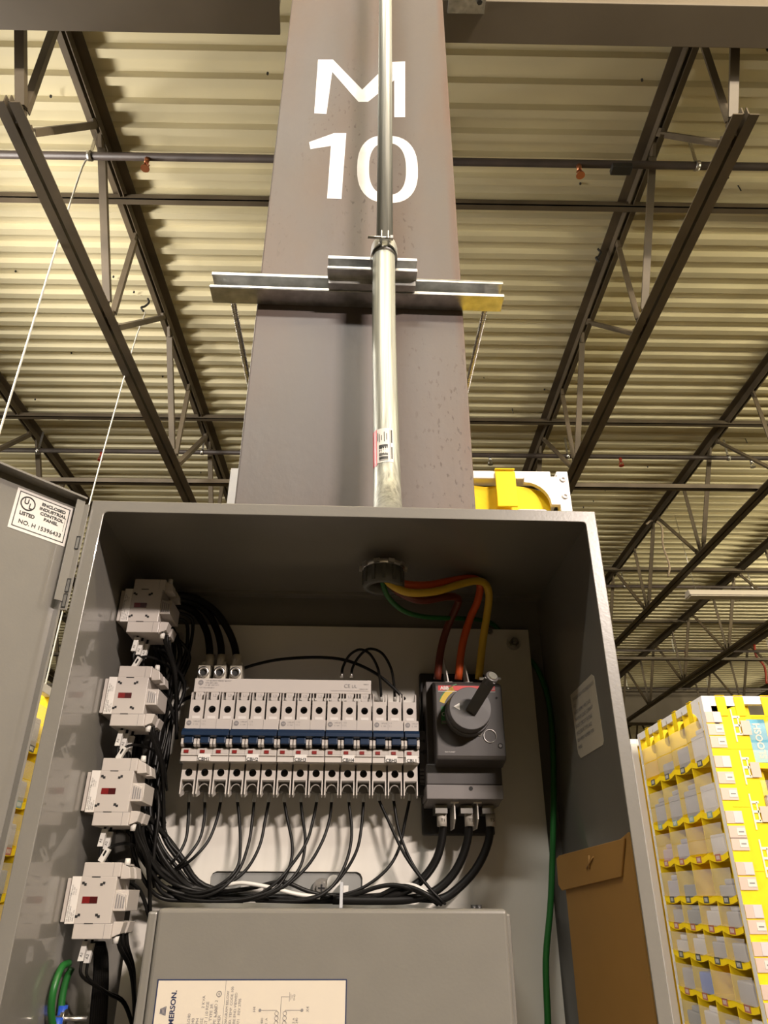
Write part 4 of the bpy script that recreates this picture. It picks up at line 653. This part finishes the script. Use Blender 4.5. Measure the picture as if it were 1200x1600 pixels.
# lever that sticks out from the knob
A=Vector((.1262,.7760,.1775)); C=Vector((.1412,.7330,.2005)); dd=(C-A).normalized(); q=Vector((.83,0,-.56)); q=(q-dd*q.dot(dd)).normalized(); e=dd.cross(q)
b=B(); b.obox((A+C)/2,q*.0062,e*.0060,(C-A)/2); b.cyl(C-dd*.008,C+dd*.002,.0068,n=20); obj('lever',b,DKGREY,t,bevel=.0008)
b=B(); b.cyl(C+dd*.001,C+dd*.0035,.0046,n=20); b.cyl(C+Vector((-.0125,.001,-.001)),C+Vector((.0095,.001,-.001)),.0014,n=8); obj('locking_pin',b,mat('bright_steel',(.85,.83,.80),.3,1),t)
PB=mat('barrier_plastic',(.72,.68,.62),.4)
for x in(.1095,.1335):
    b=B(); b.prism([(.834,.2215),(.872,.2215),(.872,.2600),(.866,.2600)],'x',x-.0008,x+.0008); b.box(x-.0042,x+.0042,.832,.836,.2205,.2220); obj('phase_barrier',b,PB,t)
for x in(.1105,.1355):
    b=B(); b.prism([(.832,.0900),(.872,.0905),(.872,.0655),(.846,.0655),(.832,.0740)],'x',x-.0006,x+.0006); b.box(x-.0042,x+.0042,.829,.833,.0895,.0910); obj('phase_barrier',b,PB,t)
for x in(.0965,.1240,.1475):
    b=B(); b.box(x-.0065,x+.0065,.836,.868,.0800,.0882); obj('lower_clamp',b,mat('dark_zinc',(.28,.27,.25),.4,1),t)

# ------------------------------------------------------------------ contactors on the left wall
def contactor(zc,label):
    t=thing('contactor',label,'contactor',(-.2645,.79,zc),group='contactors on the left wall')
    Y0=.7645; Y1=.8095; z=lambda v:zc+v
    b=B(); b.box(-.2590,-.2500,Y0,Y1,z(-.0195),z(.0195)); b.box(-.2505,-.2175,Y0,Y1,z(-.0195),z(.0195)); b.box(-.2500,-.2155,Y0,Y1,z(.0190),z(.0312)); b.box(-.2500,-.2155,Y0,Y1,z(-.0312),z(-.0190))
    b.box(-.2635,-.2590,Y0+.002,Y1,z(-.018),z(.018)); obj('housing',b,CREAM,t,bevel=.0006)
    b=B(); b.box(-.2185,-.2065,Y0+.006,Y1,z(-.0090),z(.0085)); b.prism([(-.2185,z(-.009)),(-.2185,z(.0085)),(-.2085,z(.0045)),(-.2065,z(-.009))],'y',Y0+.002,Y0+.008); fr=obj('front_block',b,CREAM,t,bevel=.0005)
    b=B()
    for i in range(4): b.box(-.2160+i*.0022,-.2150+i*.0022,Y0+.0015,Y0+.0019,z(-.0065),z(.0050-i*.0008))
    obj('front_print',b,GREYINK,fr)
    for s in(-1,1):
        b=B(); b.prism([(-.2157,z(s*.0175)),(-.2157,z(s*.0300)),(-.2085,z(s*.0270)),(-.2065,z(s*.0180)),(-.2110,z(s*.0175))],'y',Y0+.004,Y0+.0185); b.prism([(-.2157,z(s*.0175)),(-.2157,z(s*.0300)),(-.2085,z(s*.0270)),(-.2065,z(s*.0180))],'y',Y0+.026,Y1); obj('terminal_guard',b,CREAM,t,bevel=.0003)
        b=B(); b.box(-.2155,-.2120,Y0+.0045,Y1-.004,z(s*.0255)-.0035,z(s*.0255)+.0035); obj('terminal_cavity',b,HOLE,t)
        b=B(); b.cyl((-.2130,Y0+.010,z(s*.0350)),(-.2130,Y0+.010,z(s*.0290)),.0024,.0030,n=12); obj('terminal_sleeve',b,TAPE,t)
    b=B(); b.box(-.2463,-.2325,Y0-.0003,Y0+.0002,z(-.0028),z(.0028),0); b.box(-.2393,-.2325,Y0-.0005,Y0,z(-.0026),z(.0026),1); obj('indicator_window',b,[mat('window_red',(.16,.008,.008),.3),mat('window_dark',(.05,.004,.004),.3)],t)
    for (x,v,r) in((-.2468,.0133,-1),(-.2300,.0133,1),(-.2480,-.0127,1),(-.2300,-.0127,-1)):
        b=B(); b.box(x-.0022,x+.0002,Y0-.0003,Y0+.0002,z(v-.0011+r*-.0006),z(v+.0011-r*.0006)); b.box(x,x+.0022,Y0-.0003,Y0+.0002,z(v-.0011+r*.0006),z(v+.0011+r*.0006)); obj('mounting_slot',b,HOLE,t)
    b=B(); y=Y0-.0002
    for zz in(.0189,-.0189): b.box(-.2410,-.2330,y,y+.0003,z(zz-.0004),z(zz+.0004),0)
    for zz in(-.0252,.0252): b.box(-.2222,-.2219,y,y+.0003,z(zz-.006),z(zz+.006),1)
    b.box(-.2498,-.2160,y+.0001,y+.0003,z(-.01905),z(-.0188),1)
    b.box(-.2585,-.2505,y,y+.0003,z(-.0190),z(.0190),2)
    for i,tx in enumerate(('UL LISTED IND.CONT.EQ','600VAC 25A 60HZ','7.5HP 230V','WIRE 75C CU')):
        b.text(tx,.0017,(-.2567+i*.0018,y-.0001,z(-.0175)),(0,0,1),(-1,0,0),0,'LEFT',1.2 if i==0 else .9)
    for i,tx in enumerate(('CAT 100-C23','COIL 120V','L1 L2 L3')):
        b.text(tx,.0016,(-.2562+i*.0018,y-.0001,z(.004)),(0,0,1),(-1,0,0),0,'LEFT',.9)
    obj('side_label',b,[INK,GREYINK,PAPER],t,label='white side label with small black print')
    return t
CZ=(.2848,.1850,.0911,-.0030)
CL_=('topmost cream contactor on the left inner wall','second contactor from the top on the left wall','third contactor from the top on the left wall','lowest contactor on the left wall above the green wires')
c0=contactor(CZ[0],CL_[0])
for k in(1,2,3): dup(c0,(0,0,CZ[k]-CZ[0]),CL_[k])
for k,zc in enumerate(CZ):
    b=B(); b.box(-.2644,-.2600,.80,.8115,zc-.0175,zc+.0175); obj('rail_clip',b,GALV,label='short steel clip between wall and contactor number %s from top'%('one','two','three','four')[k],cat='clip')

# ------------------------------------------------------------------ transformer
t=thing('transformer','big grey transformer case at the bottom of the cabinet with a nameplate','transformer',(-.015,.80,-.39))
b=B(); b.box(-.1760,.1440,.735,.8842,-.39,-.0125); obj('case',b,PAINT,t,bevel=.002)
b=B(); b.box(-.1615,.1345,.700,.736,-.385,-.0085); obj('front_cover',b,PAINT,t,bevel=.0035,seg=3)
b=B(); b.box(-.1700,-.1618,.703,.736,-.385,-.0110); obj('cover_flange',b,PAINT,t,bevel=.002)
for x in(.121,.126):
    b=B(); b.ring((x,.80,-.0125),(x,.80,-.0065),.003,.0018,n=10); obj('clip',b,BLKPL,t)
b=B(); y=.6996; x0,x1,zt,zb=-.1530,-.0020,-.0600,-.26
b.box(x0-.001,x1+.001,y,y+.0002,zb-.001,zt+.001,1); b.box(x0,x1,y-.0002,y,zb,zt,0); b.box(-.0990,-.0987,y-.0003,y-.0002,zb,zt,2)
def vt(s,size,x,z,m=2,al='RIGHT',bold=0,sx=1): b.text(s,size,(x,y-.0004,z),(0,0,1),(-1,0,0),m,al,sx,bold)
vt('EMERSON.',.0056,-.1375,-.0665,1,bold=.00015,sx=1.0)
for i in range(5): b.box(-.1490+i*.0010,-.1484+i*.0010,y-.0004,y-.0002,-.0822-.0003*i,-.0788+.0004*i,1)
for i,(s,z) in enumerate((('PRI 480 5/240',-.0820),('SEC 120/240',-.0850),('60 HZ 1PH',-.0850),('80C RISE       2 KVA',-.0700),('BALLAST 110 RISE',-.0740),('ENCL. TYPE 3R',-.0755),('NEMA TYPE 1 AND 2',-.0730),('TRANSFORMER',-.0830))):
    vt(s,.0032,-.1245+i*.0034,z)
vt('RoHS',.0026,-.1035,-.0780)
b.ring((-.1035,y-.0003,-.0690),(-.1035,y-.0005,-.0690),.0021,.0016,n=18,m=2); vt('UR',.002,-.1028,-.0682)
for i,(s,z) in enumerate((('FIELD WIRE 75C DIAGRAM BELOW',-.0670),('COND. TEMP. CODE 100',-.0640),('WITH SEC. WIRE END VIEWED',-.0680),('EL-971   REV 2705',-.0720))): vt(s,.0028,-.0955+i*.0033,z)
# wiring diagram
def ln(xa,za,xb,zb2,w=.0003): b.box(min(xa,xb)-w/2,max(xa,xb)+w/2,y-.0004,y-.0002,min(za,zb2)-w/2,max(za,zb2)+w/2,2)
for (xa,xb) in((-.0700,-.0565),(-.0500,-.0365)): ln(xa,-.0800,xb,-.0800)
for x in(-.0700,-.0365): b.cyl((x,y-.0002,-.0800),(x,y-.0005,-.0800),.0011,n=12,m=2)
vt('H4',.0030,-.0735,-.0775); vt('X4',.0030,-.0310,-.0775)
ln(-.0535,-.0710,-.0535,-.16); ln(-.0535,-.0710,-.0470,-.0710)
for i,h in enumerate((.0030,.0020,.0010)): ln(-.0470+i*.0010,-.0710-h,-.0470+i*.0010,-.0710+h)
vt('GND',.0020,-.0425,-.0692)
for i in range(10):
    for x,s in((-.0565,1),(-.0500,-1)): b.ring((x,y-.0003,-.0820-i*.0032),(x,y-.0005,-.0820-i*.0032),.0016,.0013,n=12,m=2)
for (s,x) in(('480',-.0670),('2  A',-.0635),('2 2 A',-.0420),('240',-.0395)): vt(s,.0026,x,-.0850)
obj('nameplate',b,[mat('plate_cream',(.60,.54,.45),.5),mat('plate_navy',(.02,.03,.08),.4),GREYINK],t,label='cream nameplate with navy border reading EMERSON and a wiring diagram')
# ------------------------------------------------------------------ wires
def wire(name,pts,r,m,label,cat='wire',group=None,parts=(),n=8,k=5):
    p=smooth(pts,k)
    if not parts:
        b=B(); b.tube(p,r,n); return obj(name,b,m,label=label,cat=cat,group=group)
    t=thing(name,label,cat,pts[0],group=group)
    b=B(); b.tube(p,r,n); obj('insulation',b,m,t)
    for (nm,bb,mm) in parts: obj(nm,bb,mm,t)
    return t
def sleeve(p,q,r,n=10):
    b=B(); b.cyl(p,q,r,n=n); return b
poles=['first','second','third','fourth','fifth','sixth','seventh','eighth','ninth','tenth','eleventh','twelfth','thirteenth','fourteenth','fifteenth']
for k,p in W['breaker_wire']:
    a=Vector(p[0]); up_=Vector((0,-.004,.012))
    wire('black_wire',p,.00165,BLACKW,'thin black wire curving down from the %s breaker pole from the left'%poles[k-1],group='wires below the breakers',
         parts=[('ferrule',sleeve(a+Vector((0,0,-.0005)),a+up_,.0021),FERR)])
side=('left','middle','right')
for i,p in enumerate(W['line_cable']):
    a=Vector(p[0]); bb=B(); bb.cyl(a+Vector((0,0,.001)),a+Vector((0,0,-.0125)),.0053,n=14,m=0); bb.text('T%d'%(i+1),.0045,a+Vector((-.0015,-.0056,-.008)),m=1)
    wire('black_cable',p,.0044,BLACKW,'thick black cable bending left from the %s lower clamp of the disconnect switch'%side[i],'cable','cables below the disconnect switch',[('marker_sleeve',bb,[mat('sleeve_grey',(.42,.39,.34),.5),INK])],12)
for i,p in enumerate(W['feed_cable']):
    a=Vector(p[0]); bb=B(); bb.cyl(a+Vector((0,0,-.008)),a+Vector((0,0,.0065)),.0052,n=14,m=0); bb.text(str(i+1),.004,a+Vector((-.001,-.0055,-.002)),m=1)
    wire('black_cable',p,.0044,BLACKW,'thick black cable arching from the %s feeder lug to the top contactor'%side[i],'cable','cables on the feeder lugs',[('marker_sleeve',bb,[mat('lug_plastic',(.47,.43,.35),.4),GREYINK])],12)
for i,p in enumerate(W['loom']):
    wire('black_wire',p,.0022 if i%3 else .0028,BLACKW,'black wire running with the bundle down the left side and along the transformer top',group='bundle of black wires round the left side')
ld=['black wire dropping from the third contactor and running right above the transformer','second black wire dropping from the third contactor into the bundle','black wire from the third contactor that rises again over the slot in the panel',
    'looped black wire curving beside the upper left panel bolt','outer looped black wire beside the upper left panel bolt','black wire running from the left end of the breaker row down to the bundle','long black wire lying over the front of the left bundle']
for l,p in zip(ld,W['left_drop']): wire('black_wire',p,.0021,BLACKW,l)
for p in W['bottom_loom']: wire('black_wire',p,.0024,BLACKW,'black wire hanging straight down below the lowest contactor',group='black wires below the lowest contactor')
wire('black_wire',W['long'],.0019,BLACKW,'long black wire arching above the feeder bar to the last breaker')
for i,p in enumerate(W['jumper']):
    a=Vector(p[0]); c=Vector(p[-1])
    wire('jumper_wire',p,.0016,BLACKW,'%s black jumper wire looping from feeder bar to breaker CBH5'%('left' if i==0 else 'right'),group='jumper loops',parts=[('ferrule',sleeve(a+Vector((0,0,-.002)),a+Vector((0,0,.003)),.0021),ZINC),('ferrule',sleeve(c+Vector((0,0,-.003)),c+Vector((0,0,.004)),.0021),FERR)])
wire('yellow_wire',W['yellow'],.0046,YELW,'thick yellow wire from the conduit bushing to the disconnect switch','wire',n=12)
wire('orange_wire',W['orange'],.0046,ORGW,'thick orange wire from the conduit bushing to the middle switch terminal','wire',n=12)
wire('brown_wire',W['brown'],.0046,BRNW,'thick brown wire from the conduit bushing to the left switch terminal','wire',n=12)
wire('green_wire',W['green_top'],.0030,GREEN,'green ground wire from the conduit bushing to the stud behind the panel')
wire('green_wire',W['green_down'],.0034,GREEN,'long green ground wire running down the right edge of the panel')
wire('white_wire',W['white'],.0020,TAPE,'white wire crossing the slot in the black bundle')
wire('white_wire',W['white2'],.0020,TAPE,'white wire curving over the cables at the transformer right side')
for i,p in enumerate(W['arc']): wire('black_wire',p,.0022,BLACKW,'black wire arching over the cables at the transformer top, the %s of two'%('upper' if i==0 else 'lower'))
BT=mat('blue_crimp',(.02,.08,.45),.35)
for i,p in enumerate(W['green_loop']):
    a=Vector(p[-1]); wire('green_wire',p,.0032,GREEN,'green ground wire with blue crimp at the lower left, the %s loop'%('front' if i==0 else 'rear'),parts=[('crimp_terminal',sleeve(a+Vector((0,0,.014)),a+Vector((0,0,-.006)),.0042),BT)])
b=B(); b.cyl((-.2640,.792,-.0965),(-.232,.792,-.0965),.0022,n=10); b.cyl((-.2560,.792,-.0965),(-.2525,.792,-.0965),.0052,n=6,smooth=False); b.cyl((-.2525,.792,-.0965),(-.2515,.792,-.0965),.0072,n=16); obj('stud_bolt',b,ZINC,label='threaded steel stud with nut on the left wall below the contactors',cat='bolt')
# contactor control wires with printed sleeves
for ci,zc in enumerate(CZ):
    cw=('top','second','third','lowest')[ci]
    for j,(x,dz,Yj) in enumerate(((-.2405,0,.778),(-.2370,-.004,.785),(-.2330,-.006,.792))[:3 if ci<2 else 2]):
        z=zc-.0312+dz*.5
        bb=B(); A=Vector((x,Yj,z-.002)); C=Vector((x-.0018,Yj,z-.0175)); bb.obox((A+C)/2,(.0024,0,.0),(0,.0024,0),(C-A)/2,0)
        bb.text('A%d'%(j+1),.0034,C+Vector((.0012,-.0026,.003)),(.1,0,1),(-1,0,.1),1)
        wire('control_wire',[(x,Yj,z+.003),(x-.001,Yj,z-.018),(x+.001,Yj+.004,z-.030),(x+.014,.815,z-.044),(-.212,.835,z-.055),(-.200,.85,z-.085)],.0014,BLACKW,'black control wire with printed white sleeve below the %s contactor, %s the wall'%(cw,('nearest','middle from','farthest from')[j]),
             group='control wires of the contactors',parts=[('printed_sleeve',bb,[TAPE,INK])])
    if ci:
        z=zc+.0312; bb=B(); A=Vector((-.2395,.778,z+.001)); C=Vector((-.2335,.776,z+.0125)); dd=(C-A).normalized(); q=dd.cross(Vector((0,1,0))); bb.obox((A+C)/2,q*.0026,(0,.0024,0),(C-A)/2,0); bb.text('A1',.0034,A+Vector((0,-.0028,.003)),dd,-q,1)
        wire('control_wire',[A+Vector((-.001,.002,-.004)),C,(-.222,.80,z+.018),(-.208,.83,z+.010),(-.203,.85,z-.02)],.0014,BLACKW,'black control wire with printed white sleeve above the %s contactor'%cw,group='control wires above the contactors',parts=[('printed_sleeve',bb,[TAPE,INK])])
    # power wires from the front terminals into the bundle
    for j,Yj in enumerate((.776,.789,.802)):
        z=zc-.028
        wire('contactor_wire',[(-.2120,Yj,z+.002),(-.210,Yj+.004,z-.010),(-.205,Yj*.4+.50,z-.030),(-.2035,.838,z-.06),(-.200,.85,z-.10)],.0020,BLACKW,'%s black wire leaving the underside of the %s contactor towards the bundle'%(('front','middle','rear')[j],cw),group='power wires under the %s contactor'%cw)

# ------------------------------------------------------------------ picking pods (frame R)
MC=[mat('parcel_grey',(.42,.40,.42),.4),mat('parcel_lavender',(.50,.47,.55),.35),mat('parcel_white',(.70,.66,.66),.35),mat('parcel_slate',(.25,.26,.28),.5),mat('parcel_blue',(.10,.20,.62),.35),mat('parcel_kraft',(.40,.27,.16),.7),mat('parcel_pink',(.62,.45,.48),.4)]
MN=['grey','lavender','white','slate','blue','kraft','pinkish']
TG=[mat('tag_dark',(.10,.10,.10),.5),mat('tag_red',(.45,.16,.12),.5),mat('tag_teal',(.25,.36,.36),.5)]
ordw=['top','second','third','fourth','fifth','sixth','seventh','eighth','ninth','tenth']
pr=random.Random(11)
class Face:
    """a pod side in its own u (along the face) / v (outwards) axes"""
    def __init__(s,o,u,v): s.o=Vector(o); s.u=Vector(u); s.v=Vector(v)
    def box(s,b,u0,u1,v0,v1,z0,z1,m=0):
        c=s.o+s.u*((u0+u1)/2)+s.v*((v0+v1)/2)+Vector((0,0,(z0+z1)/2)); b.obox(c,s.u*((u1-u0)/2),s.v*((v1-v0)/2),(0,0,(z1-z0)/2),m)
    def at(s,u,v,z): return s.o+s.u*u+s.v*v+Vector((0,0,z))
ZR=[.955,.675,.415,.209,.016,-.118,-.262,-.44,-.62,-.80,-1.02]
def cells(t,F,u0,u1,n,face,pod,zr=ZR,items=True,bm=None,depth=.26,sag=.018,skip=()):
    w=(u1-u0)/n
    b=B(); F.box(b,u0,u1,-depth-.01,-depth,zr[-1],zr[0]); obj('fabric_back',b,PODY,t)
    for i in range(n+1):
        b=B(); u=u0+i*w; F.box(b,u-.004,u+.004,-depth,.0,zr[-1],zr[0]); obj('fabric_divider',b,PODY,t)
    for r in range(1,len(zr)):
        z=zr[r]
        for i in range(n):
            a=u0+i*w; c=a+w
            # sagging fabric shelf with a front hem
            b=B(); K=4; vs=[]
            for j in range(K+1):
                uu=a+w*j/K; sg=-sag*4*(j/K)*(1-j/K)
                vs+=[F.at(uu,.004,z+sg),F.at(uu,-depth,z+sg),F.at(uu,.004,z+sg-.028),F.at(uu,-.002,z+sg-.028)]
            b.add(vs,[(4*j+p,4*j+4+p,4*j+4+q,4*j+q) for j in range(K) for p,q in((0,1),(0,2),(1,3),(2,3))])
            sh=obj('fabric_shelf',b,PODY,t)
            b=B(); um=(a+c)/2; F.box(b,um-.032,um+.032,.0045,.0065,z-sag-.022,z-sag+.010,0)
            for q in range(3): F.box(b,um-.018+q*.014,um-.010+q*.014,.0065,.0068,z-sag-.015,z-sag+.003,1)
            obj('shelf_tag',b,[TG[(r*2+1)%3 if r<4 else r%2],PAPER],sh)
            h=zr[r-1]-z
            if items and not (i,r) in skip and pr.random()<.86:
                mi=pr.choice([0,0,1,2,2,3,6]) if r not in (7,) else (4 if i==n-2 else pr.choice([0,2,3]))
                ww=w*pr.uniform(.62,.9); hh=min(h*.56,pr.uniform(.06,.17)); o=(w-ww)/2
                b=B(); F.box(b,a+o,a+o+ww,-depth*.85,-.014,z+.002-sag,z+.002-sag+hh)
                if pr.random()<.5: F.box(b,a+o+.01,a+o+ww*.7,-depth*.8,-.02,z+.002-sag+hh,z-sag+hh+.03)
                obj('parcel',b,MC[mi],label='%s parcel, %s shelf, column %s, %s of the %s'%(MN[mi],ordw[r-1],['one','two','three','four','five'][i],face,pod),cat='parcel',fr='R',group='parcels in the %s'%pod,bevel=.008)
        # clear elastic band(s) in front of the row
        h=zr[r-1]-z
        for (p0,p1) in(((.02,.62),) if h<.2 else ((.05,.33),(.38,.66))):
            b=B(); K=n*4; vs=[]
            for j in range(K+1):
                uu=u0+(u1-u0)*j/K; ph=(j%4)/4; bul=.012*math.sin(math.pi*ph)
                vs+=[F.at(uu,.010+bul,z+h*p0-sag*.5),F.at(uu,.014+bul*1.4,z+h*(p0+p1)/2),F.at(uu,.010+bul,z+h*p1)]
            b.add(vs,[(3*j+q,3*j+3+q,3*j+4+q,3*j+1+q) for j in range(K) for q in(0,1)],0,True)
            obj('clear_band',b,bm or BAND,t)
def pod(x0,y0,w,dp,name,label,zt=.98,pw=.045,rh=.045):
    t=thing('picking_pod',label,'storage pod',(x0+w/2,y0+dp/2,-1.5),'R')
    for x in(x0,x0+w-pw):
        for y in(y0,y0+dp-pw):
            b=B(); b.box(x,x+pw,y,y+pw,-1.30,zt); obj('corner_post',b,PODW,t,bevel=.003)
            b=B(); b.box(x,x+.045,y,y+.045,-1.5,-1.30); obj('foot',b,PODW,t)
    for z0,z1 in((zt-rh,zt),(-1.30,-1.25)):
        for y in(y0,y0+dp-.04): b=B(); b.box(x0+.045,x0+w-.045,y,y+.04,z0,z1); obj('rail',b,PODW,t,bevel=.003)
        for x in(x0,x0+w-.04): b=B(); b.box(x,x+.04,y0+.045,y0+dp-.045,z0,z1); obj('rail',b,PODW,t,bevel=.003)
    b=B(); b.box(x0+.02,x0+w-.02,y0+.02,y0+dp-.02,-1.28,-1.26); obj('floor_tray',b,PODW,t)
    return t
def gusset(t,F,u,s,zt=.935,R=.12):
    """corner bracket: plate with a concave curved edge and screw bosses"""
    K=7; pts=[(u,zt+.005),(u+s*(R+.02),zt+.005)]
    for i in range(K+1):
        a=math.pi/2*i/K; pts.append((u+s*(.02+R-R*math.sin(a)) if 0 else u+s*(.022+R*(1-math.sin(a))),zt-.012-R*(1-math.cos(a))))
    pts.append((u,zt-.012-R))
    b=B(); n=len(pts); vs=[F.at(p[0],.002,p[1]) for p in pts]+[F.at(p[0],-.012,p[1]) for p in pts]
    b.add(vs,[tuple(range(n)),tuple(range(2*n-1,n-1,-1))]+[(i,i+n,(i+1)%n+n,(i+1)%n) for i in range(n)]); obj('corner_bracket',b,PODW,t)
def hooks(t,F,us,zt=.98):
    for u in us:
        b=B(); F.box(b,u-.026,u+.026,.002,.008,zt-.11,zt-.006); F.box(b,u-.026,u+.026,-.05,.008,zt-.001,zt+.003); obj('fabric_strap',b,PODY,t,bevel=.002)
# right-hand pod
pA='right-hand pod'; x0,y0=1.80,3.94
t=pod(x0,y0,1.05,1.08,pA,'tall yellow fabric picking pod at the right edge, nearest one')
FL=Face((x0,y0,0),(0,1,0),(-1,0,0)); FF=Face((x0,y0,0),(1,0,0),(0,-1,0))
cells(t,FL,.045,1.035,4,'left side',pA)
hooks(t,FL,[.17,.40,.64,.88]); gusset(t,FL,.045,1)
for i in range(4):      # scalloped fabric below the rail: ochre discs put the shade of round openings into the colour
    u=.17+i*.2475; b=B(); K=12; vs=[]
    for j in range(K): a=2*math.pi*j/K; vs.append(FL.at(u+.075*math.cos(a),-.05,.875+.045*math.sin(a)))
    b.add(vs,[tuple(range(K))]); b2=b; obj('fabric_pocket',b2,mat('pod_fabric_shaded',(.62,.42,.0),.8),t)
b=B(); FF.box(b,.045,.215,-.004,.002,-1.24,.925); FF.box(b,-.001,.045,.0005,.002,-1.24,.84); obj('side_panel',b,PODY,t)
for z in(.70,.415,.12,-.17,-.46,-.75):
    b=B(); FF.box(b,.05,.215,.002,.004,z-.003,z+.003); obj('seam',b,PODY,t)
cells(t,FF,.215,1.005,2,'front',pA,bm=BAND2,zr=[.935,.63,.37,.10,-.17,-.44,-.72,-1.02],items=True,sag=.004,skip=((0,1),))
hooks(t,FF,[.10,.20,.35,.6,.85]); gusset(t,FF,.045,1)
for i,(z,k) in enumerate(((.865,0),(.80,1),(.735,1),(.635,0),(.555,1),(.475,1),(.365,0),(.295,1),(.24,1),(.13,0),(.065,1),(-.055,0),(-.12,1),(-.21,0),(-.275,1),(-.38,0),(-.45,1),(-.56,0),(-.64,1))):
    b=B(); FF.box(b,.0,.085,.003,.007,z-.030,z+.028,0)
    FF.box(b,.04,.082,.007,.009,z-(.016 if k else .028),z+(.018 if k else .026),1 if k else 2)
    if k: FF.box(b,.048,.074,.009,.0094,z-.003,z+.003,3)
    obj('tag_pocket',b,[TAGP,PAPER,mat('tag_pale',(.66,.58,.60),.3),GREYINK],t)
for i in range(9):
    z=.82-i*.215; b=B(); F=FF
    F.box(b,.140,.146,.003,.008,z-.085,z+.085)
    for dz in(.045,0,-.045): F.box(b,.146,.183,.003,.008,z+dz-.006,z+dz+.006)
    F.box(b,.168,.174,.003,.008,z-.045,z+.045)
    clip=obj('slot_clip',b,mat('clip_cream',(.85,.80,.62),.5),t)
    b=B(); F.box(b,.180,.228,.010,.014,z-.05,z+.025); obj('clip_tag',b,TAGP,clip)
# boxes on the front shelf of the right pod
q=thing('blue_box','light blue box reading SLOOSH standing on the top front shelf of the right-hand pod','box',(2.115,3.98,.635),'R')
b=B(); b.box(2.034,2.135,3.975,4.15,.635,.862,0); obj('carton',b,mat('carton_blue',(.12,.42,.62),.4),q,bevel=.002)
b=B(); b.text('SLOOSH',.052,(2.102,3.9725,.655),(0,0,1),(-1,0,0),0,'LEFT',.95,.0014); obj('lettering',b,PAPER,q,label='white lettering SLOOSH')
b=B(); b.box(2.0345,2.1345,3.9735,3.9745,.636,.70); obj('pale_band',b,mat('carton_pale',(.36,.60,.70),.4),q)
b=B(); b.box(2.021,2.033,3.985,4.15,.635,.86); obj('green_box',b,mat('carton_green',(.05,.25,.08),.5),label='thin dark green box left of the blue box on the pod shelf',cat='box',fr='R')
b=B(); b.box(2.138,2.165,3.98,4.15,.635,.855); obj('yellow_box',b,mat('carton_yellow',(.75,.62,.12),.5),label='thin yellow-green box right of the blue box on the pod shelf',cat='box',fr='R')
b=B(); b.box(2.20,2.30,3.99,4.15,.635,.83); obj('white_box',b,MC[2],label='white box at the right of the top front shelf of the pod',cat='box',fr='R',bevel=.002)
# pod behind it, only its left side shows as a sliver
pB='rear right pod'; t=pod(1.80,5.17,1.05,1.05,pB,'second yellow picking pod, a sliver behind the right-hand pod')
cells(t,Face((1.80,5.17,0),(0,1,0),(-1,0,0)),.045,1.0,4,'left side',pB,items=False); hooks(t,Face((1.80,5.17,0),(0,1,0),(-1,0,0)),[.1,.35,.6,.85])
# pod right behind the column
pC='pod behind the column'; t=pod(-.374,1.60,.875,.90,pC,'yellow picking pod standing behind the steel column, only its top corners show',pw=.03,rh=.024)
FC=Face((-.374,1.60,0),(1,0,0),(0,-1,0)); gusset(t,FC,.845,-1,.957,.065); gusset(t,FC,.035,1,.957,.065)
b=B(); K=14; vs=[]
for i in range(K+1):
    for j in range(9):
        u=.05+.78*i/K; z=.93-(j*.12 if j<4 else .36+(j-3)*.36); 
        zz=z+.025-(.05 if j==0 else 0)*(max(0,(i/K-.55))/.45)**2*.5
        vs.append(FC.at(u,-.02-.012*math.sin(i*1.9+j)-.015*(j%2),zz))
b.add(vs,[(9*i+j,9*i+9+j,9*i+10+j,9*i+1+j) for i in range(K) for j in range(8)],0,True); obj('fabric_front',b,PODY,t)
b=B(); FC.box(b,.58,.835,-.01,.040,.66,.740); FC.box(b,.58,.835,.036,.040,.74,.775); obj('fabric_pocket',b,PODY,t,bevel=.004)
hooks(t,FC,[.08,.33,.57,.71])
for z in(.955,.905,.855):
    b=B(); c=FC.at(.860,.001,z); b.ring(c,c+Vector((0,-.003,0)),.008,.004,n=12); obj('screw_boss',b,PODW,t)
b=B(); b.box(.35,.43,1.565,1.60,.74,.852); obj('parcel',b,MC[1],label='lavender printed parcel tucked in the pod behind the column',cat='parcel',fr='R',bevel=.01)
b=B(); b.box(.24,.31,1.57,1.60,.74,.842); obj('parcel',b,MC[2],label='white printed parcel tucked in the pod behind the column',cat='parcel',fr='R',bevel=.01)
b=B(); b.box(-.10,.10,1.442,1.47,-.2,.9); 
# pod seen through the hinge gap at left
pD='left pod'; t=pod(-2.75,3.60,1.04,1.05,pD,'yellow picking pod at the far left, seen through the hinge gap')
FD=Face((-2.75,3.60,0),(1,0,0),(0,-1,0)); cells(t,FD,.045,.80,3,'front',pD); hooks(t,FD,[.2,.5,.8,.93])
b=B(); FD.box(b,.80,.995,-.004,.002,-1.24,.925); obj('side_panel',b,PODY,t)
FE=Face((-1.71,3.60,0),(0,1,0),(1,0,0)); cells(t,FE,.045,1.0,4,'right side',pD); hooks(t,FE,[.1,.35,.6,.85])
# small white box fixed behind the column's right edge
b=B(); b.box(.196,.252,1.43,1.50,1.008,1.060); b.box(.196,.256,1.425,1.505,1.06,1.064); b.box(.196,.256,1.425,1.505,1.004,1.008)
obj('sensor_box',b,mat('box_white',(.8,.78,.7),.5),label='small white box fixed behind the right edge of the column',cat='box',fr='P',bevel=.002)
